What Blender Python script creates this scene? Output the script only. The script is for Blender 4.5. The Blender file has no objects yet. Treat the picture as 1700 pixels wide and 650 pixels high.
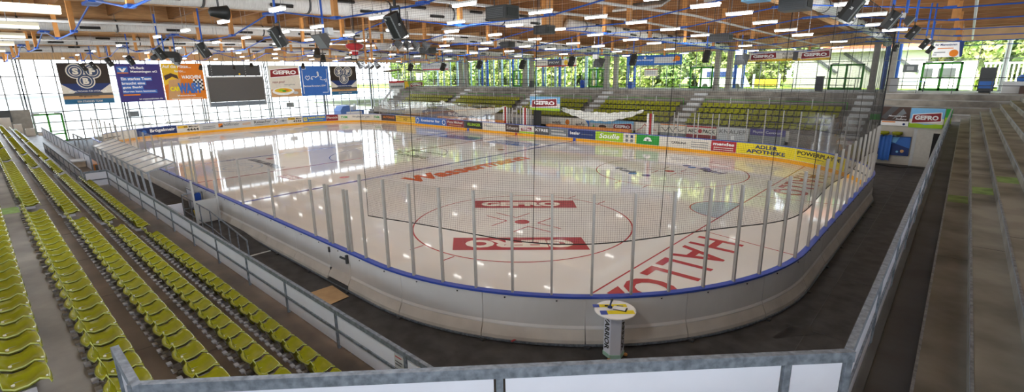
import bpy, bmesh, math, random
from mathutils import Vector, Matrix
random.seed(7)
C = bpy.context.scene.collection
PI = math.pi
WL = {}          # world location of every root / part (unrotated ones only)

# ------------------------------------------------------------------ materials
def pmat(name, col, rough=.6, metal=0.0, var=.12, scale=6.0, col2=None, bump=0.0, spec=.5, stretch=None, detail=4):
    m = bpy.data.materials.new(name); m.use_nodes = True
    nt = m.node_tree; b = nt.nodes['Principled BSDF']
    tc = nt.nodes.new('ShaderNodeTexCoord'); no = nt.nodes.new('ShaderNodeTexNoise'); cr = nt.nodes.new('ShaderNodeValToRGB')
    no.inputs['Scale'].default_value = scale; no.inputs['Detail'].default_value = detail
    src = tc.outputs['Object']
    if stretch:
        mp = nt.nodes.new('ShaderNodeMapping'); mp.inputs['Scale'].default_value = stretch
        nt.links.new(src, mp.inputs['Vector']); src = mp.outputs['Vector']
    nt.links.new(src, no.inputs['Vector']); nt.links.new(no.outputs['Fac'], cr.inputs['Fac'])
    c1 = [max(0, c * (1 - var)) for c in col]; c2 = list(col2) if col2 else [min(1, c * (1 + var)) for c in col]
    cr.color_ramp.elements[0].position = .33; cr.color_ramp.elements[1].position = .67
    cr.color_ramp.elements[0].color = (*c1, 1); cr.color_ramp.elements[1].color = (*c2, 1)
    nt.links.new(cr.outputs['Color'], b.inputs['Base Color'])
    b.inputs['Roughness'].default_value = rough; b.inputs['Metallic'].default_value = metal
    b.inputs['Specular IOR Level'].default_value = spec
    if bump:
        bp = nt.nodes.new('ShaderNodeBump'); bp.inputs['Strength'].default_value = bump; bp.inputs['Distance'].default_value = .02
        nt.links.new(no.outputs['Fac'], bp.inputs['Height']); nt.links.new(bp.outputs['Normal'], b.inputs['Normal'])
    return m
def sr(r, g, b):   # 0-255 sRGB to linear
    f = lambda c: (c / 255 / 12.92) if c <= 10 else ((c / 255 + .055) / 1.055) ** 2.4
    return (f(r), f(g), f(b))
def flat(name, rgb, rough=.5): return pmat(name, sr(*rgb), rough, var=.04, scale=3)
def emat(name, col, s):
    m = bpy.data.materials.new(name); m.use_nodes = True; nt = m.node_tree
    nt.nodes.clear(); o = nt.nodes.new('ShaderNodeOutputMaterial'); e = nt.nodes.new('ShaderNodeEmission')
    e.inputs['Color'].default_value = (*col, 1); e.inputs['Strength'].default_value = s
    nt.links.new(e.outputs[0], o.inputs['Surface']); return m
def glassmat(name, tint=(.93, .93, .92), k=.55, rough=.02, haze=0.0):
    m = bpy.data.materials.new(name); m.use_nodes = True; nt = m.node_tree; nt.nodes.clear()
    o = nt.nodes.new('ShaderNodeOutputMaterial'); t = nt.nodes.new('ShaderNodeBsdfTransparent'); g = nt.nodes.new('ShaderNodeBsdfGlossy')
    f = nt.nodes.new('ShaderNodeFresnel'); f.inputs['IOR'].default_value = 1.45
    mu = nt.nodes.new('ShaderNodeMath'); mu.operation = 'MULTIPLY'; mu.inputs[1].default_value = k
    mx = nt.nodes.new('ShaderNodeMixShader')
    t.inputs['Color'].default_value = (*tint, 1); g.inputs['Roughness'].default_value = rough
    nt.links.new(f.outputs[0], mu.inputs[0]); nt.links.new(mu.outputs[0], mx.inputs[0])
    nt.links.new(t.outputs[0], mx.inputs[1]); nt.links.new(g.outputs[0], mx.inputs[2])
    out = mx.outputs[0]
    if haze:
        d = nt.nodes.new('ShaderNodeBsdfDiffuse'); d.inputs['Color'].default_value = (.85, .83, .78, 1)
        m2 = nt.nodes.new('ShaderNodeMixShader'); m2.inputs[0].default_value = haze
        nt.links.new(out, m2.inputs[1]); nt.links.new(d.outputs[0], m2.inputs[2]); out = m2.outputs[0]
    nt.links.new(out, o.inputs['Surface']); return m
M = {}
M['ice'] = pmat('ice', sr(230, 228, 224), .05, var=.03, scale=.5, spec=.62)
M['rubber'] = pmat('rubber_floor', sr(70, 69, 69), .75, var=.3, scale=2.2, bump=.1)
M['conc'] = pmat('concrete_dark', sr(80, 70, 60), .42, var=.3, scale=1.3, col2=sr(106, 92, 80), bump=.15, detail=8)
M['conc2'] = pmat('concrete_grey', sr(138, 137, 136), .52, var=.25, scale=1.1, col2=sr(166, 164, 160), bump=.12, detail=8)
M['conc4'] = pmat('concrete_slate', sr(90, 92, 94), .65, var=.25, scale=1.0, bump=.12, detail=8)
M['conc3'] = pmat('concrete_brown', sr(106, 106, 101), .62, var=.3, scale=.9, col2=sr(146, 146, 139), bump=.15, detail=9)
M['concwall'] = pmat('concrete_wall', sr(196, 190, 178), .8, var=.1, scale=1.5)
M['colc'] = pmat('column_concrete', sr(150, 146, 138), .7, var=.12, scale=3)
M['seat'] = pmat('seat_plastic', sr(138, 141, 24), .12, var=.1, scale=8, spec=.6)
M['seatrim_highlight'] = pmat('seat_rim_highlight', sr(190, 200, 122), .3, var=.05)  # edge highlight of the seat plastic, put into a paler rim colour
M['seatfar'] = pmat('seat_plastic_far', sr(140, 142, 34), .3, var=.12, scale=6)
M['concfar'] = pmat('concrete_far', sr(112, 106, 98), .7, var=.2, scale=1.2, col2=sr(142, 136, 126), bump=.1, detail=7)
M['brk'] = pmat('bracket_grey', sr(172, 172, 178), .5, var=.1)
M['galv'] = pmat('galvanised_steel', sr(128, 137, 148), .5, .3, var=.34, scale=14, detail=6)
M['steel'] = pmat('steel_frame', sr(160, 165, 172), .4, .5, var=.12, scale=9)
M['panelw'] = pmat('panel_white', sr(232, 235, 246), .35, var=.025, scale=2)
M['boardw'] = pmat('board_white', sr(226, 226, 224), .35, var=.05, scale=.9)
M['boardflare'] = pmat('board_base', sr(210, 206, 198), .5, var=.1, scale=1.4)
M['capblue'] = flat('cap_blue', (58, 84, 178), .35)
M['kick'] = flat('kick_yellow', (240, 170, 20), .4)
M['aluw'] = pmat('aluminium_post', sr(180, 177, 172), .4, .1, var=.06)
M['glass'] = glassmat('rink_glass', (.94, .93, .91), .5, .02, .025)
M['glassfar'] = glassmat('rink_glass_far', (.91, .92, .91), .3, .03, .04)
M['pane'] = glassmat('window_pane', (.97, .98, .98), .5)
M['rope'] = flat('net_rope', (24, 24, 26), .8)
M['wood'] = pmat('glulam', sr(184, 142, 98), .6, var=.16, scale=2.5, stretch=(1, 1, 9), detail=6)
M['woodd'] = pmat('purlin_wood', sr(136, 96, 60), .6, var=.22, scale=2.2, stretch=(.5, 5, 8), detail=6)
M['deck'] = pmat('roof_deck', sr(202, 168, 126), .65, var=.14, scale=1.2, stretch=(1, 8, 1), detail=6)
M['post'] = pmat('post_wood', sr(188, 132, 74), .55, var=.15, scale=4)
M['bluer'] = flat('rod_blue', (30, 84, 178), .4)
M['duct'] = pmat('duct_metal', sr(216, 216, 214), .4, .15, var=.1, scale=5, stretch=(1, 6, 1))
M['black'] = flat('black_plastic', (34, 36, 36), .45)
M['grille'] = pmat('speaker_grille', sr(30, 34, 32), .6, var=.5, scale=90)
M['greyd'] = flat('grey_dark', (70, 72, 74), .5)
M['grey'] = flat('grey_mid', (140, 142, 144), .5)
M['lgrey'] = flat('grey_light', (196, 198, 198), .5)
M['cream'] = flat('cream', (228, 222, 196), .5)
M['white'] = flat('white_print', (246, 246, 244), .5)
M['red'] = flat('red_print', (178, 40, 48), .5)
M['maroon'] = flat('gefro_red', (138, 36, 44), .5)
M['icered'] = flat('ice_red', (178, 66, 74), .12)
M['iceblue'] = flat('ice_blue', (62, 70, 158), .12)
M['iceor'] = flat('ice_orange', (206, 92, 52), .12)
M['icemar'] = flat('ice_gefro', (168, 62, 72), .12)
M['icew'] = flat('ice_lettering_white', (236, 226, 216), .12)
M['icegrey'] = flat('ice_crease', (176, 190, 204), .12)
M['iceblk'] = flat('ice_black', (78, 76, 84), .12)
M['icesky'] = flat('ice_skyblue', (88, 128, 186), .12)
M['blk'] = flat('black_print', (28, 26, 26), .5)
M['yel'] = flat('yellow_print', (240, 222, 40), .5)
M['amber'] = flat('amber_print', (232, 190, 52), .5)
M['lime'] = flat('lime_print', (166, 206, 40), .5)
M['green'] = flat('green_print', (46, 156, 62), .5)
M['navy'] = flat('navy_print', (38, 58, 112), .5)
M['blue'] = flat('blue_print', (62, 112, 190), .5)
M['skyb'] = flat('sky_print', (122, 184, 226), .5)
M['dbrown'] = flat('brown_print', (78, 58, 50), .5)
M['dgrey'] = flat('dark_print', (84, 84, 84), .5)
M['mgrey'] = flat('mid_print', (122, 128, 130), .5)
M['cream2'] = flat('cream_print', (226, 220, 206), .5)
M['umber'] = flat('umber_print', (52, 44, 40), .5)
M['slate'] = flat('slate_print', (58, 74, 104), .5)
M['tealb'] = flat('teal_print', (40, 104, 142), .5)
M['purple'] = flat('purple_print', (62, 54, 124), .5)
M['orange'] = flat('orange_print', (224, 128, 34), .5)
M['tan'] = flat('tan_print', (206, 160, 110), .5)
M['greenf'] = flat('green_frame', (62, 148, 44), .4)
M['barrel'] = flat('barrel_blue', (28, 70, 160), .35)
M['cardb'] = pmat('cardboard', sr(188, 156, 116), .8, var=.1, scale=3)
M['mullion'] = flat('mullion_grey', (150, 154, 154), .45)
M['bucket'] = flat('bucket_yellow', (232, 206, 20), .35)
M['tarp'] = pmat('tarp_white', sr(234, 234, 226), .5, var=.2, scale=2.2, stretch=(6, 1, 1))
M['poly'] = glassmat('shelter_roof_sheet', (.78, .76, .72), 1.0, .15, .5)
M['ledge'] = pmat('ledge_wood', sr(206, 132, 62), .5, var=.12)
M['grass'] = pmat('grass', sr(150, 178, 60), .9, var=.3, scale=1.5)
M['asph'] = pmat('asphalt', sr(190, 188, 182), .9, var=.08, scale=.6)
M['leaf'] = pmat('leaf_green', sr(112, 150, 46), .7, var=.45, scale=.9, col2=sr(226, 230, 150))
M['leaf2'] = pmat('leaf_dark', sr(76, 122, 52), .7, var=.4, scale=1.0, col2=sr(190, 208, 130))
M['bark'] = pmat('bark', sr(120, 104, 84), .9, var=.3)
M['rust'] = flat('terracotta_facade', (206, 140, 112), .8)
M['lamp'] = emat('lamp_tube', (1, .98, .95), 9)
M['strip'] = emat('strip_lamp', (1, .95, .78), 1.2)

# ------------------------------------------------------------------ mesh building
class MB:
    def __init__(s): s.v = []; s.f = []; s.uv = None
    def add(s, vs, fs):
        n = len(s.v); s.v += [tuple(v) for v in vs]; s.f += [tuple(i + n for i in f) for f in fs]; return s
    def box(s, x0, y0, z0, x1, y1, z1):
        return s.add([(x0, y0, z0), (x1, y0, z0), (x1, y1, z0), (x0, y1, z0), (x0, y0, z1), (x1, y0, z1), (x1, y1, z1), (x0, y1, z1)],
                     [(0, 3, 2, 1), (4, 5, 6, 7), (0, 1, 5, 4), (1, 2, 6, 5), (2, 3, 7, 6), (3, 0, 4, 7)])
    def cbox(s, c, d): return s.box(c[0] - d[0] / 2, c[1] - d[1] / 2, c[2] - d[2] / 2, c[0] + d[0] / 2, c[1] + d[1] / 2, c[2] + d[2] / 2)
    def bar(s, a, b, w, h, up=(0, 0, 1)):          # rectangular bar from a to b
        a = Vector(a); b = Vector(b); d = (b - a).normalized(); u = Vector(up)
        r = d.cross(u)
        if r.length < 1e-4: r = d.cross(Vector((0, 1, 0)))
        r.normalize(); u = r.cross(d).normalized(); r *= w / 2; u *= h / 2
        vs = [a - r - u, a + r - u, a + r + u, a - r + u, b - r - u, b + r - u, b + r + u, b - r + u]
        return s.add(vs, [(0, 1, 2, 3), (4, 7, 6, 5), (0, 4, 5, 1), (1, 5, 6, 2), (2, 6, 7, 3), (3, 7, 4, 0)])
    def tube(s, a, b, r, n=10, r2=None, caps=True):
        a = Vector(a); b = Vector(b); d = (b - a).normalized(); u = Vector((0, 0, 1)) if abs(d.z) < .9 else Vector((1, 0, 0))
        x = d.cross(u).normalized(); y = d.cross(x); r2 = r if r2 is None else r2
        vs = [a + (x * math.cos(t) + y * math.sin(t)) * r for t in [2 * PI * i / n for i in range(n)]]
        vs += [b + (x * math.cos(t) + y * math.sin(t)) * r2 for t in [2 * PI * i / n for i in range(n)]]
        fs = [(i, (i + 1) % n, n + (i + 1) % n, n + i) for i in range(n)]
        if caps: fs += [tuple(range(n))[::-1], tuple(range(n, 2 * n))]
        return s.add(vs, fs)
    def path(s, pts, r, n=8):
        for a, b in zip(pts, pts[1:]): s.tube(a, b, r, n)
        return s
    def prism(s, poly, z0, z1):                    # poly in xy
        n = len(poly); vs = [(x, y, z0) for x, y in poly] + [(x, y, z1) for x, y in poly]
        return s.add(vs, [tuple(range(n))[::-1], tuple(range(n, 2 * n))] + [(i, (i + 1) % n, n + (i + 1) % n, n + i) for i in range(n)])
    def lathe(s, prof, n=16, c=(0, 0, 0), axis='z'):
        vs = []
        for r, z in prof:
            for i in range(n):
                t = 2 * PI * i / n; p = (r * math.cos(t), r * math.sin(t), z)
                if axis == 'x': p = (z, p[0], p[1])
                if axis == 'y': p = (p[0], z, p[1])
                vs.append((c[0] + p[0], c[1] + p[1], c[2] + p[2]))
        m = len(prof); fs = [(j * n + i, j * n + (i + 1) % n, (j + 1) * n + (i + 1) % n, (j + 1) * n + i) for j in range(m - 1) for i in range(n)]
        fs += [tuple(range(n))[::-1], tuple(range((m - 1) * n, m * n))]
        return s.add(vs, fs)
    def grid(s, F, nu, nv, closed=False):          # F(i,j)->point
        vs = [F(i, j) for j in range(nv + 1) for i in range(nu + 1)]; w = nu + 1
        return s.add(vs, [(j * w + i, j * w + i + 1, (j + 1) * w + i + 1, (j + 1) * w + i) for j in range(nv) for i in range(nu)])
    def xf(s, mat): s.v = [tuple(mat @ Vector(v)) for v in s.v]; return s
    def mesh(s, name, mat, off=(0, 0, 0), smooth=False):
        me = bpy.data.meshes.new(name); o = Vector(off)
        me.from_pydata([tuple(Vector(v) - o) for v in s.v], [], s.f); me.update()
        if mat: me.materials.append(mat if not isinstance(mat, str) else M[mat])
        if smooth:
            for p in me.polygons: p.use_smooth = True
        return me

def wl(o): return WL.get(o.name, Vector((0, 0, 0))) if o else Vector((0, 0, 0))
LABELS = {}
def tag(o, label=None, cat=None, group=None, kind=None):
    if label:
        o['label'] = label
        if group is None and kind != 'structure' and cat: LABELS[label] = LABELS.get(label, 0) + 1
    if cat: o['category'] = cat
    if group: o['group'] = group
    if kind: o['kind'] = kind
    return o
def thing(name, label, cat, loc=(0, 0, 0), group=None, kind=None, rz=0):
    o = bpy.data.objects.new(name, None); o.empty_display_size = .2; C.objects.link(o); o.location = loc; o.rotation_euler = (0, 0, rz)
    WL[o.name] = Vector(loc)
    return tag(o, label, cat, group, kind)
def part(name, mb, mat, parent=None, label=None, smooth=False, local=False):
    """one mesh object; vertices are world coordinates unless local=True"""
    off = Vector((0, 0, 0)) if (local or parent is None) else wl(parent)
    me = mb.mesh(name, mat, off, smooth)
    o = bpy.data.objects.new(name, me); C.objects.link(o)
    if parent: o.parent = parent
    WL[o.name] = Vector(off) if not local else wl(parent)
    if label: o['label'] = label
    return o
def solo(name, mb, mat, label, cat, group=None, kind=None, smooth=False):
    # single-mesh thing: origin at base centre
    xs = [v[0] for v in mb.v]; ys = [v[1] for v in mb.v]; zs = [v[2] for v in mb.v]
    c = Vector(((min(xs) + max(xs)) / 2, (min(ys) + max(ys)) / 2, min(zs)))
    me = mb.mesh(name, mat, c, smooth); o = bpy.data.objects.new(name, me); C.objects.link(o); o.location = c; WL[o.name] = c
    return tag(o, label, cat, group, kind)
def struct(name, mb, mat, label=None, parent=None, smooth=False):
    o = part(name, mb, mat, parent, None, smooth)
    if parent is None: o['kind'] = 'structure'
    if label: o['label'] = label
    return o
def copy_tree(o, loc=None, rz=None, label=None, group=None, parent=None):
    c = o.copy(); C.objects.link(c)
    if parent is not None:
        c.parent = parent
    if loc is not None: c.location = loc; WL[c.name] = Vector(loc)
    if rz is not None: c.rotation_euler = (0, 0, rz)
    if label: tag(c, label, c.get('category'), group, c.get('kind'))
    for ch in list(o.children): copy_tree(ch, parent=c)
    return c
def nth(n): return str(n) + ('th' if 10 <= n % 100 <= 20 else {1: 'st', 2: 'nd', 3: 'rd'}.get(n % 10, 'th'))
WORDS = ['zeroth', 'first', 'second', 'third', 'fourth', 'fifth', 'sixth', 'seventh', 'eighth', 'ninth', 'tenth', 'eleventh', 'twelfth', 'thirteenth', 'fourteenth', 'fifteenth', 'sixteenth']

# ------------------------------------------------------------------ lettering
_tc = {}
def txt(s, bold=.018, shear=0.0):
    k = (s, bold, shear)
    if k in _tc: return _tc[k]
    cu = bpy.data.curves.new('t', 'FONT'); cu.body = s; cu.offset = bold; cu.shear = shear; cu.resolution_u = 3; cu.fill_mode = 'FRONT'
    ob = bpy.data.objects.new('t', cu); C.objects.link(ob)
    dg = bpy.context.evaluated_depsgraph_get(); me = ob.evaluated_get(dg).to_mesh()
    vs = [(v.co.x, v.co.y) for v in me.vertices]; fs = [tuple(p.vertices) for p in me.polygons]
    ob.evaluated_get(dg).to_mesh_clear(); bpy.data.objects.remove(ob); bpy.data.curves.remove(cu)
    if vs:
        x0 = min(v[0] for v in vs); x1 = max(v[0] for v in vs); y0 = min(v[1] for v in vs); y1 = max(v[1] for v in vs)
        vs = [((x - x0) / max(1e-6, x1 - x0), (y - y0) / max(1e-6, y1 - y0)) for x, y in vs]
    _tc[k] = (vs, fs); return _tc[k]
def circ(cx, cy, r, n=20, ry=None): return [(cx + r * math.cos(2 * PI * i / n), cy + (ry or r) * math.sin(2 * PI * i / n)) for i in range(n)]
def paint(parent, F, items, d0=.006, dd=.003):
    """items in panel coordinates (metres): ('t',text,x0,y0,x1,y1,mat[,bold,shear]) ('r',x0,y0,x1,y1,mat) ('c',cx,cy,r,mat) ('p',pts,mat) ('l',pts,width,mat)"""
    for k, it in enumerate(items):
        mb = MB(); d = d0 + dd * k
        if it[0] == 't':
            vs, fs = txt(it[1], *(it[7:] or (.018,))); x0, y0, x1, y1 = it[2:6]
            mb.add([F(x0 + a * (x1 - x0), y0 + b * (y1 - y0), d) for a, b in vs], fs); part('lettering', mb, it[6], parent)
        elif it[0] == 'r':
            x0, y0, x1, y1 = it[1:5]; n = max(1, int(abs(x1 - x0) / .6)); mb.grid(lambda i, j: F(x0 + (x1 - x0) * i / n, y0 + (y1 - y0) * j, d), n, 1); part('colour_field', mb, it[5], parent)
        elif it[0] == 'c':
            mb.add([F(x, y, d) for x, y in circ(it[1], it[2], it[3])], [tuple(range(20))]); part('emblem', mb, it[4], parent)
        elif it[0] == 'p':
            mb.add([F(x, y, d) for x, y in it[1]], [tuple(range(len(it[1])))]); part('emblem', mb, it[2], parent)
        elif it[0] == 'l':
            w = it[2] / 2
            for (xa, ya), (xb, yb) in zip(it[1], it[1][1:]):
                L = math.hypot(xb - xa, yb - ya) or 1; nx, ny = -(yb - ya) / L * w, (xb - xa) / L * w
                n = len(mb.v); mb.add([F(xa - nx, ya - ny, d), F(xb - nx, yb - ny, d), F(xb + nx, yb + ny, d), F(xa + nx, ya + ny, d)], [(0, 1, 2, 3)])
            part('drawn_line', mb, it[3], parent)
def plane_map(O, R, U):
    O = Vector(O); R = Vector(R).normalized(); U = Vector(U).normalized(); N = R.cross(U)
    return lambda u, v, d=0: tuple(O + R * u + U * v + N * d)
def gefro(x0, y0, x1, y1, red='maroon', wht='white', tilt=.12, border=True):
    h = y1 - y0; t = tilt * h
    q = lambda e: [(x0 - e, y0 - e), (x0 + (x1 - x0) * .5, y0 + t * .9 - e), (x1 + e, y0 + t * 2 - e), (x1 - h * .06 + e, y1 + e), (x0 + (x1 - x0) * .5, y1 - t * .9 + e), (x0 + h * .06 - e, y1 - t * 2 + e)]
    it = []
    if border: it.append(('p', q(h * .07), wht))
    it.append(('p', q(0), red)); it.append(('t', 'GEFRO', x0 + (x1 - x0) * .09, y0 + h * .24 + t * .5, x1 - (x1 - x0) * .09, y1 - h * .22 - t * .4, wht, .05))
    return it
def sign(name, label, cat, O, R, U, w, h, base, items, thick=.04, group=None, pname='panel', kind=None):
    t = thing(name, label, cat, O, group, kind); F = plane_map(O, R, U)
    mb = MB(); mb.add([F(0, 0, 0), F(w, 0, 0), F(w, h, 0), F(0, h, 0), F(0, 0, -thick), F(w, 0, -thick), F(w, h, -thick), F(0, h, -thick)],
                      [(0, 1, 2, 3), (7, 6, 5, 4), (0, 4, 5, 1), (1, 5, 6, 2), (2, 6, 7, 3), (3, 7, 4, 0)])
    part(pname, mb, base, t); paint(t, F, items); return t

# ------------------------------------------------------------------ rink outline
X0 = .2; XF = -60.0; RC = 8.5; WD = 30.0
QA = RC * PI / 2; LS = (X0 - XF) - 2 * RC; LE = WD - 2 * RC; PER = 4 * QA + 2 * LS + 2 * LE
def rink(s, off=0.0):
    """point on the board line; s=0 at (X0, 21.5), running along the far side to the far end and back along the near side; off = outward"""
    s %= PER; r = RC + off
    if s < QA: a = s / RC; return (X0 - RC + r * math.cos(a), WD - RC + r * math.sin(a))
    s -= QA
    if s < LS: return (X0 - RC - s, WD + off)
    s -= LS
    if s < QA: a = PI / 2 + s / RC; return (XF + RC + r * math.cos(a), WD - RC + r * math.sin(a))
    s -= QA
    if s < LE: return (XF - off, WD - RC - s)
    s -= LE
    if s < QA: a = PI + s / RC; return (XF + RC + r * math.cos(a), RC + r * math.sin(a))
    s -= QA
    if s < LS: return (XF + RC + s, -off)
    s -= LS
    if s < QA: a = 1.5 * PI + s / RC; return (X0 - RC + r * math.cos(a), RC + r * math.sin(a))
    s -= QA
    return (X0 + off, RC + s)
S_NEAR = QA * 2 + LS + LE + QA      # start of the near side (x = XF+RC)
S_NC = S_NEAR + LS                  # start of near corner
def sx(x): return S_NEAR + (x - (XF + RC))          # s on the near side for a given x
def fx(x): return QA + (X0 - RC - x)                # s on the far side for a given x
def sweep(mb, s0, s1, prof, step=.5, caps=True):
    n = max(1, int(math.ceil((s1 - s0) / step))); m = len(prof); base = len(mb.v)
    for i in range(n + 1):
        s = s0 + (s1 - s0) * i / n
        for off, z in prof: x, y = rink(s, off); mb.v.append((x, y, z))
    for i in range(n):
        for j in range(m):
            a = base + i * m + j; b = base + i * m + (j + 1) % m
            mb.f.append((a, b, b + m, a + m))
    if caps: mb.f.append(tuple(base + j for j in range(m))[::-1]); mb.f.append(tuple(base + n * m + j for j in range(m)))
    return mb
def sheet(mb, s0, s1, off, z0, z1, step=.5, nz=1):
    n = max(1, int(math.ceil((s1 - s0) / step)))
    F = lambda i, j: (*rink(s0 + (s1 - s0) * i / n, off), z0 + (z1 - z0) * j / nz)
    return mb.grid(F, n, nz)
# ================================================================== SETTING
FZ = -.1
YT = lambda j: 3.9 + .8 * (j - 2)        # riser of tread j, measured outward from the rink side
ZT = lambda j: .98 + .41 * (j - 1)
ZP = ZT(5)                               # corner platform
ZD = ZT(9)                               # upper walkway
mb = MB().box(-65, -16, -.5, 2.6, 34.2, FZ)
struct('floor', mb, 'rubber', 'dark rubber walkway floor around the rink boards')
mb = MB()
sec = [(-60, .12), (-17.4, .12), (-14.9, FZ + .004)]
for (xa, za), (xb, zb) in zip(sec, sec[1:]):
    mb.add([(xa, -2.6, FZ - .05), (xb, -2.6, FZ - .05), (xb, -.3, FZ - .05), (xa, -.3, FZ - .05), (xa, -2.6, za), (xb, -2.6, zb), (xb, -.3, zb), (xa, -.3, za)],
           [(0, 3, 2, 1), (4, 5, 6, 7), (0, 1, 5, 4), (1, 2, 6, 5), (2, 3, 7, 6), (3, 0, 4, 7)])
struct('floor_ramp', mb, 'rubber', 'rubber covered ramp rising to the team bench')
struct('trim_1', MB().box(-14.95, -2.5, FZ, -14.85, -.3, FZ + .012), 'lgrey', 'white line across the walkway at the foot of the ramp')
for k, y in enumerate((1.2, 2.3, 3.4)):
    pass
mb = MB()
for x in (.95, 1.75): mb.box(x, 4, FZ, x + .012, 33.6, FZ + .004)
for y in range(6, 34, 4): mb.box(.45, y, FZ, 2.4, y + .012, FZ + .004)
struct('trim_2', mb, 'greyd', 'joints between the rubber floor mats')

def steps(mb, x0, x1, sgn, jr, base, ybase=0.0, yend=15.5):
    """stepped block; sgn -1 = near (left) stand, +1 = far stand"""
    Y = lambda y: -y if sgn < 0 else WD + y
    j0, j1 = jr
    for j in range(j0, j1 + 1):
        ya = YT(j) if j > 1 else 2.62; yb = (YT(j + 1) if j < j1 else yend)
        mb.box(x0, min(Y(ya), Y(yb)), base, x1, max(Y(ya), Y(yb)), ZT(j))
struct('terrace_left', (lambda m: (steps(m, -61.5, 1.0, -1, (1, 4), -.4), m)[1])(MB()), 'conc', 'brown stained concrete terrace carrying the left seat rows')
struct('terrace_left_upper', (lambda m: (steps(m, -61.5, 8.0, -1, (5, 9), -.4), m)[1])(MB()), 'conc2', 'grey concrete upper terrace of the left stand')
mb = MB()
for y in (2.9, 3.2): pass
for x in (-13.5, -10.8, -8.1, -5.4, -18, -22, -26):
    for j in (2, 3, 4): mb.box(x, -YT(j + 1), ZT(j), x + .012, -YT(j), ZT(j) + .003)
struct('trim_3', mb, 'greyd', 'joints in the left concrete terrace')
for i, (x, lab) in enumerate(((-15.7, 'nearest aisle'), (-27.6, 'second aisle'))):
    struct('trim_%d' % (4 + i), MB().box(x - .45, -YT(7), ZT(6), x + .45, -YT(6), ZT(6) + .004).box(x - .45, -YT(6), ZT(5), x + .45, -YT(5), ZT(5) + .004), pmat('aisle_green', sr(150, 186, 118), .7, var=.2), 'pale green painted tread in the ' + lab)
# far stand
mb = MB()
for j in range(6, 10): mb.box(-61.5, WD + YT(j) - .006, ZT(j) - .05, 12, WD + YT(j) + .07, ZT(j) + .004)  # paler strips along the tread edges set the steps apart
struct('trim_10', mb, 'conc2', 'pale edge strips of the far steps')
mb = MB(); steps(mb, -61.5, -1.6, 1, (1, 8), -.4); steps(mb, -61.5, -1.6, 1, (9, 9), -.4, yend=16.0)
struct('terrace_far', mb, 'concfar', 'long concrete terrace of the far stand')
mb = MB(); mb.box(-1.6, 33.8, -.4, 2.5, WD + YT(6), ZP)
for j in range(6, 9): mb.box(-1.6, WD + YT(j), -.4, 12, WD + YT(j + 1), ZT(j))
mb.box(-1.6, WD + YT(9), -.4, 12, 46, ZD)
struct('terrace_far_corner', mb, 'concfar', 'concrete steps in the far right corner')
for x in (-2.6, -15.2, -25.2, -34.6, -47.0):
    m = MB()
    for j in range(2, 10):
        m.box(x - .55, WD + YT(j) - .42, ZT(j - 1), x + .55, WD + YT(j), ZT(j - 1) + .2); m.box(x - .55, WD + YT(j) - .0, ZT(j), x + .55, WD + YT(j) + .28, ZT(j) + .01)
    struct('stair_flight', m, 'lgrey', 'pale stepped stairway up the far stand')
# end stand (right) with its standing steps
XS = lambda n: 2.957 + .415 * (n - 1)
ZS = lambda n: ZP + .2357 * n
mb = MB(); mb.prism([(2.45, -1.86), (2.45, 36.3), (XS(1), 36.3), (XS(1), -12), (-2.6, -12), (-2.6, -6.24), (-1.77, -6.24)], -.4, ZP)
struct('terrace_corner', mb, 'conc4', 'concrete landing behind the galvanised corner railing')
mb = MB()
for n in range(1, 7): mb.box(XS(n), -4.6, ZP - .3, XS(n + 1), 36.3, ZS(n))
mb.box(XS(7), -4.6, ZP - .3, 12, 36.3, ZD)
struct('terrace_right', mb, 'conc3', 'brown stained concrete standing steps on the right')
mb = MB()
for n in range(1, 7): mb.box(XS(n) - .008, -4.6, ZS(n) - .045, XS(n) + .02, 36.3, ZS(n) + .004)
struct('trim_6', mb, 'galv', 'metal nosing along the standing step edges')
mb = MB()
for n, c in ((1, 9.0), (2, 9.2), (3, 9.75)): mb.box(XS(n) + .03, c, ZS(n), XS(n + 1) - .01, c + .9, ZS(n) + .003)
struct('trim_7', mb, pmat('step_green', sr(128, 160, 96), .7, var=.35, scale=3), 'worn green paint band across the standing steps')
mb = MB()
for n in range(1, 5):
    for y in (4.1, 12, 20): mb.box(XS(n), y + n * .1, ZS(n), XS(n + 1), y + n * .1 + .012, ZS(n) + .003)
struct('trim_8', mb, 'greyd', 'joints in the standing steps')
struct('trim_9', MB().box(2.5, -1.9, ZP, 2.58, 33.7, ZP + .05), 'conc4', 'low kerb along the foot of the right railing')
# walls
struct('wall_left', MB().box(-65, -15.8, -.5, 12.3, -15.5, ZD + .1).box(-65, -15.8, 8.0, 12.3, -15.5, 9.75), 'concwall', 'concrete wall behind the left stand')
struct('wall_near', MB().box(12, -15.5, -.5, 12.3, 46, ZD + .1).box(12, -15.5, 8.0, 12.3, 46, 9.75), 'concwall', 'wall behind the right end stand')
struct('wall_far', MB().box(-65, 45.6, -.5, 12.3, 46, ZD), 'concwall', 'concrete base wall below the far windows')
# wall under the far corner with its grey door
struct('wall_far_corner', MB().box(-1.6, 33.74, FZ, 2.5, 33.8, ZP - .2), 'concwall', 'pale wall below the far corner landing')
d = struct('door_1', MB().box(1.05, 33.66, FZ, 2.2, 33.73, 2.15), pmat('door_grey', sr(200, 196, 186), .6, var=.05), 'pale grey door under the corner advertising')
part('frame', MB().box(.88, 33.64, FZ, 1.05, 33.735, 2.25).box(2.2, 33.64, FZ, 2.34, 33.735, 2.25), 'lgrey', d)
part('opening', MB().box(1.85, 33.645, FZ, 2.2, 33.66, 2.05), 'blk', d, 'black slab standing for the dark gap beside the door')  # solid black in place of the darkness inside the gap

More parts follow.
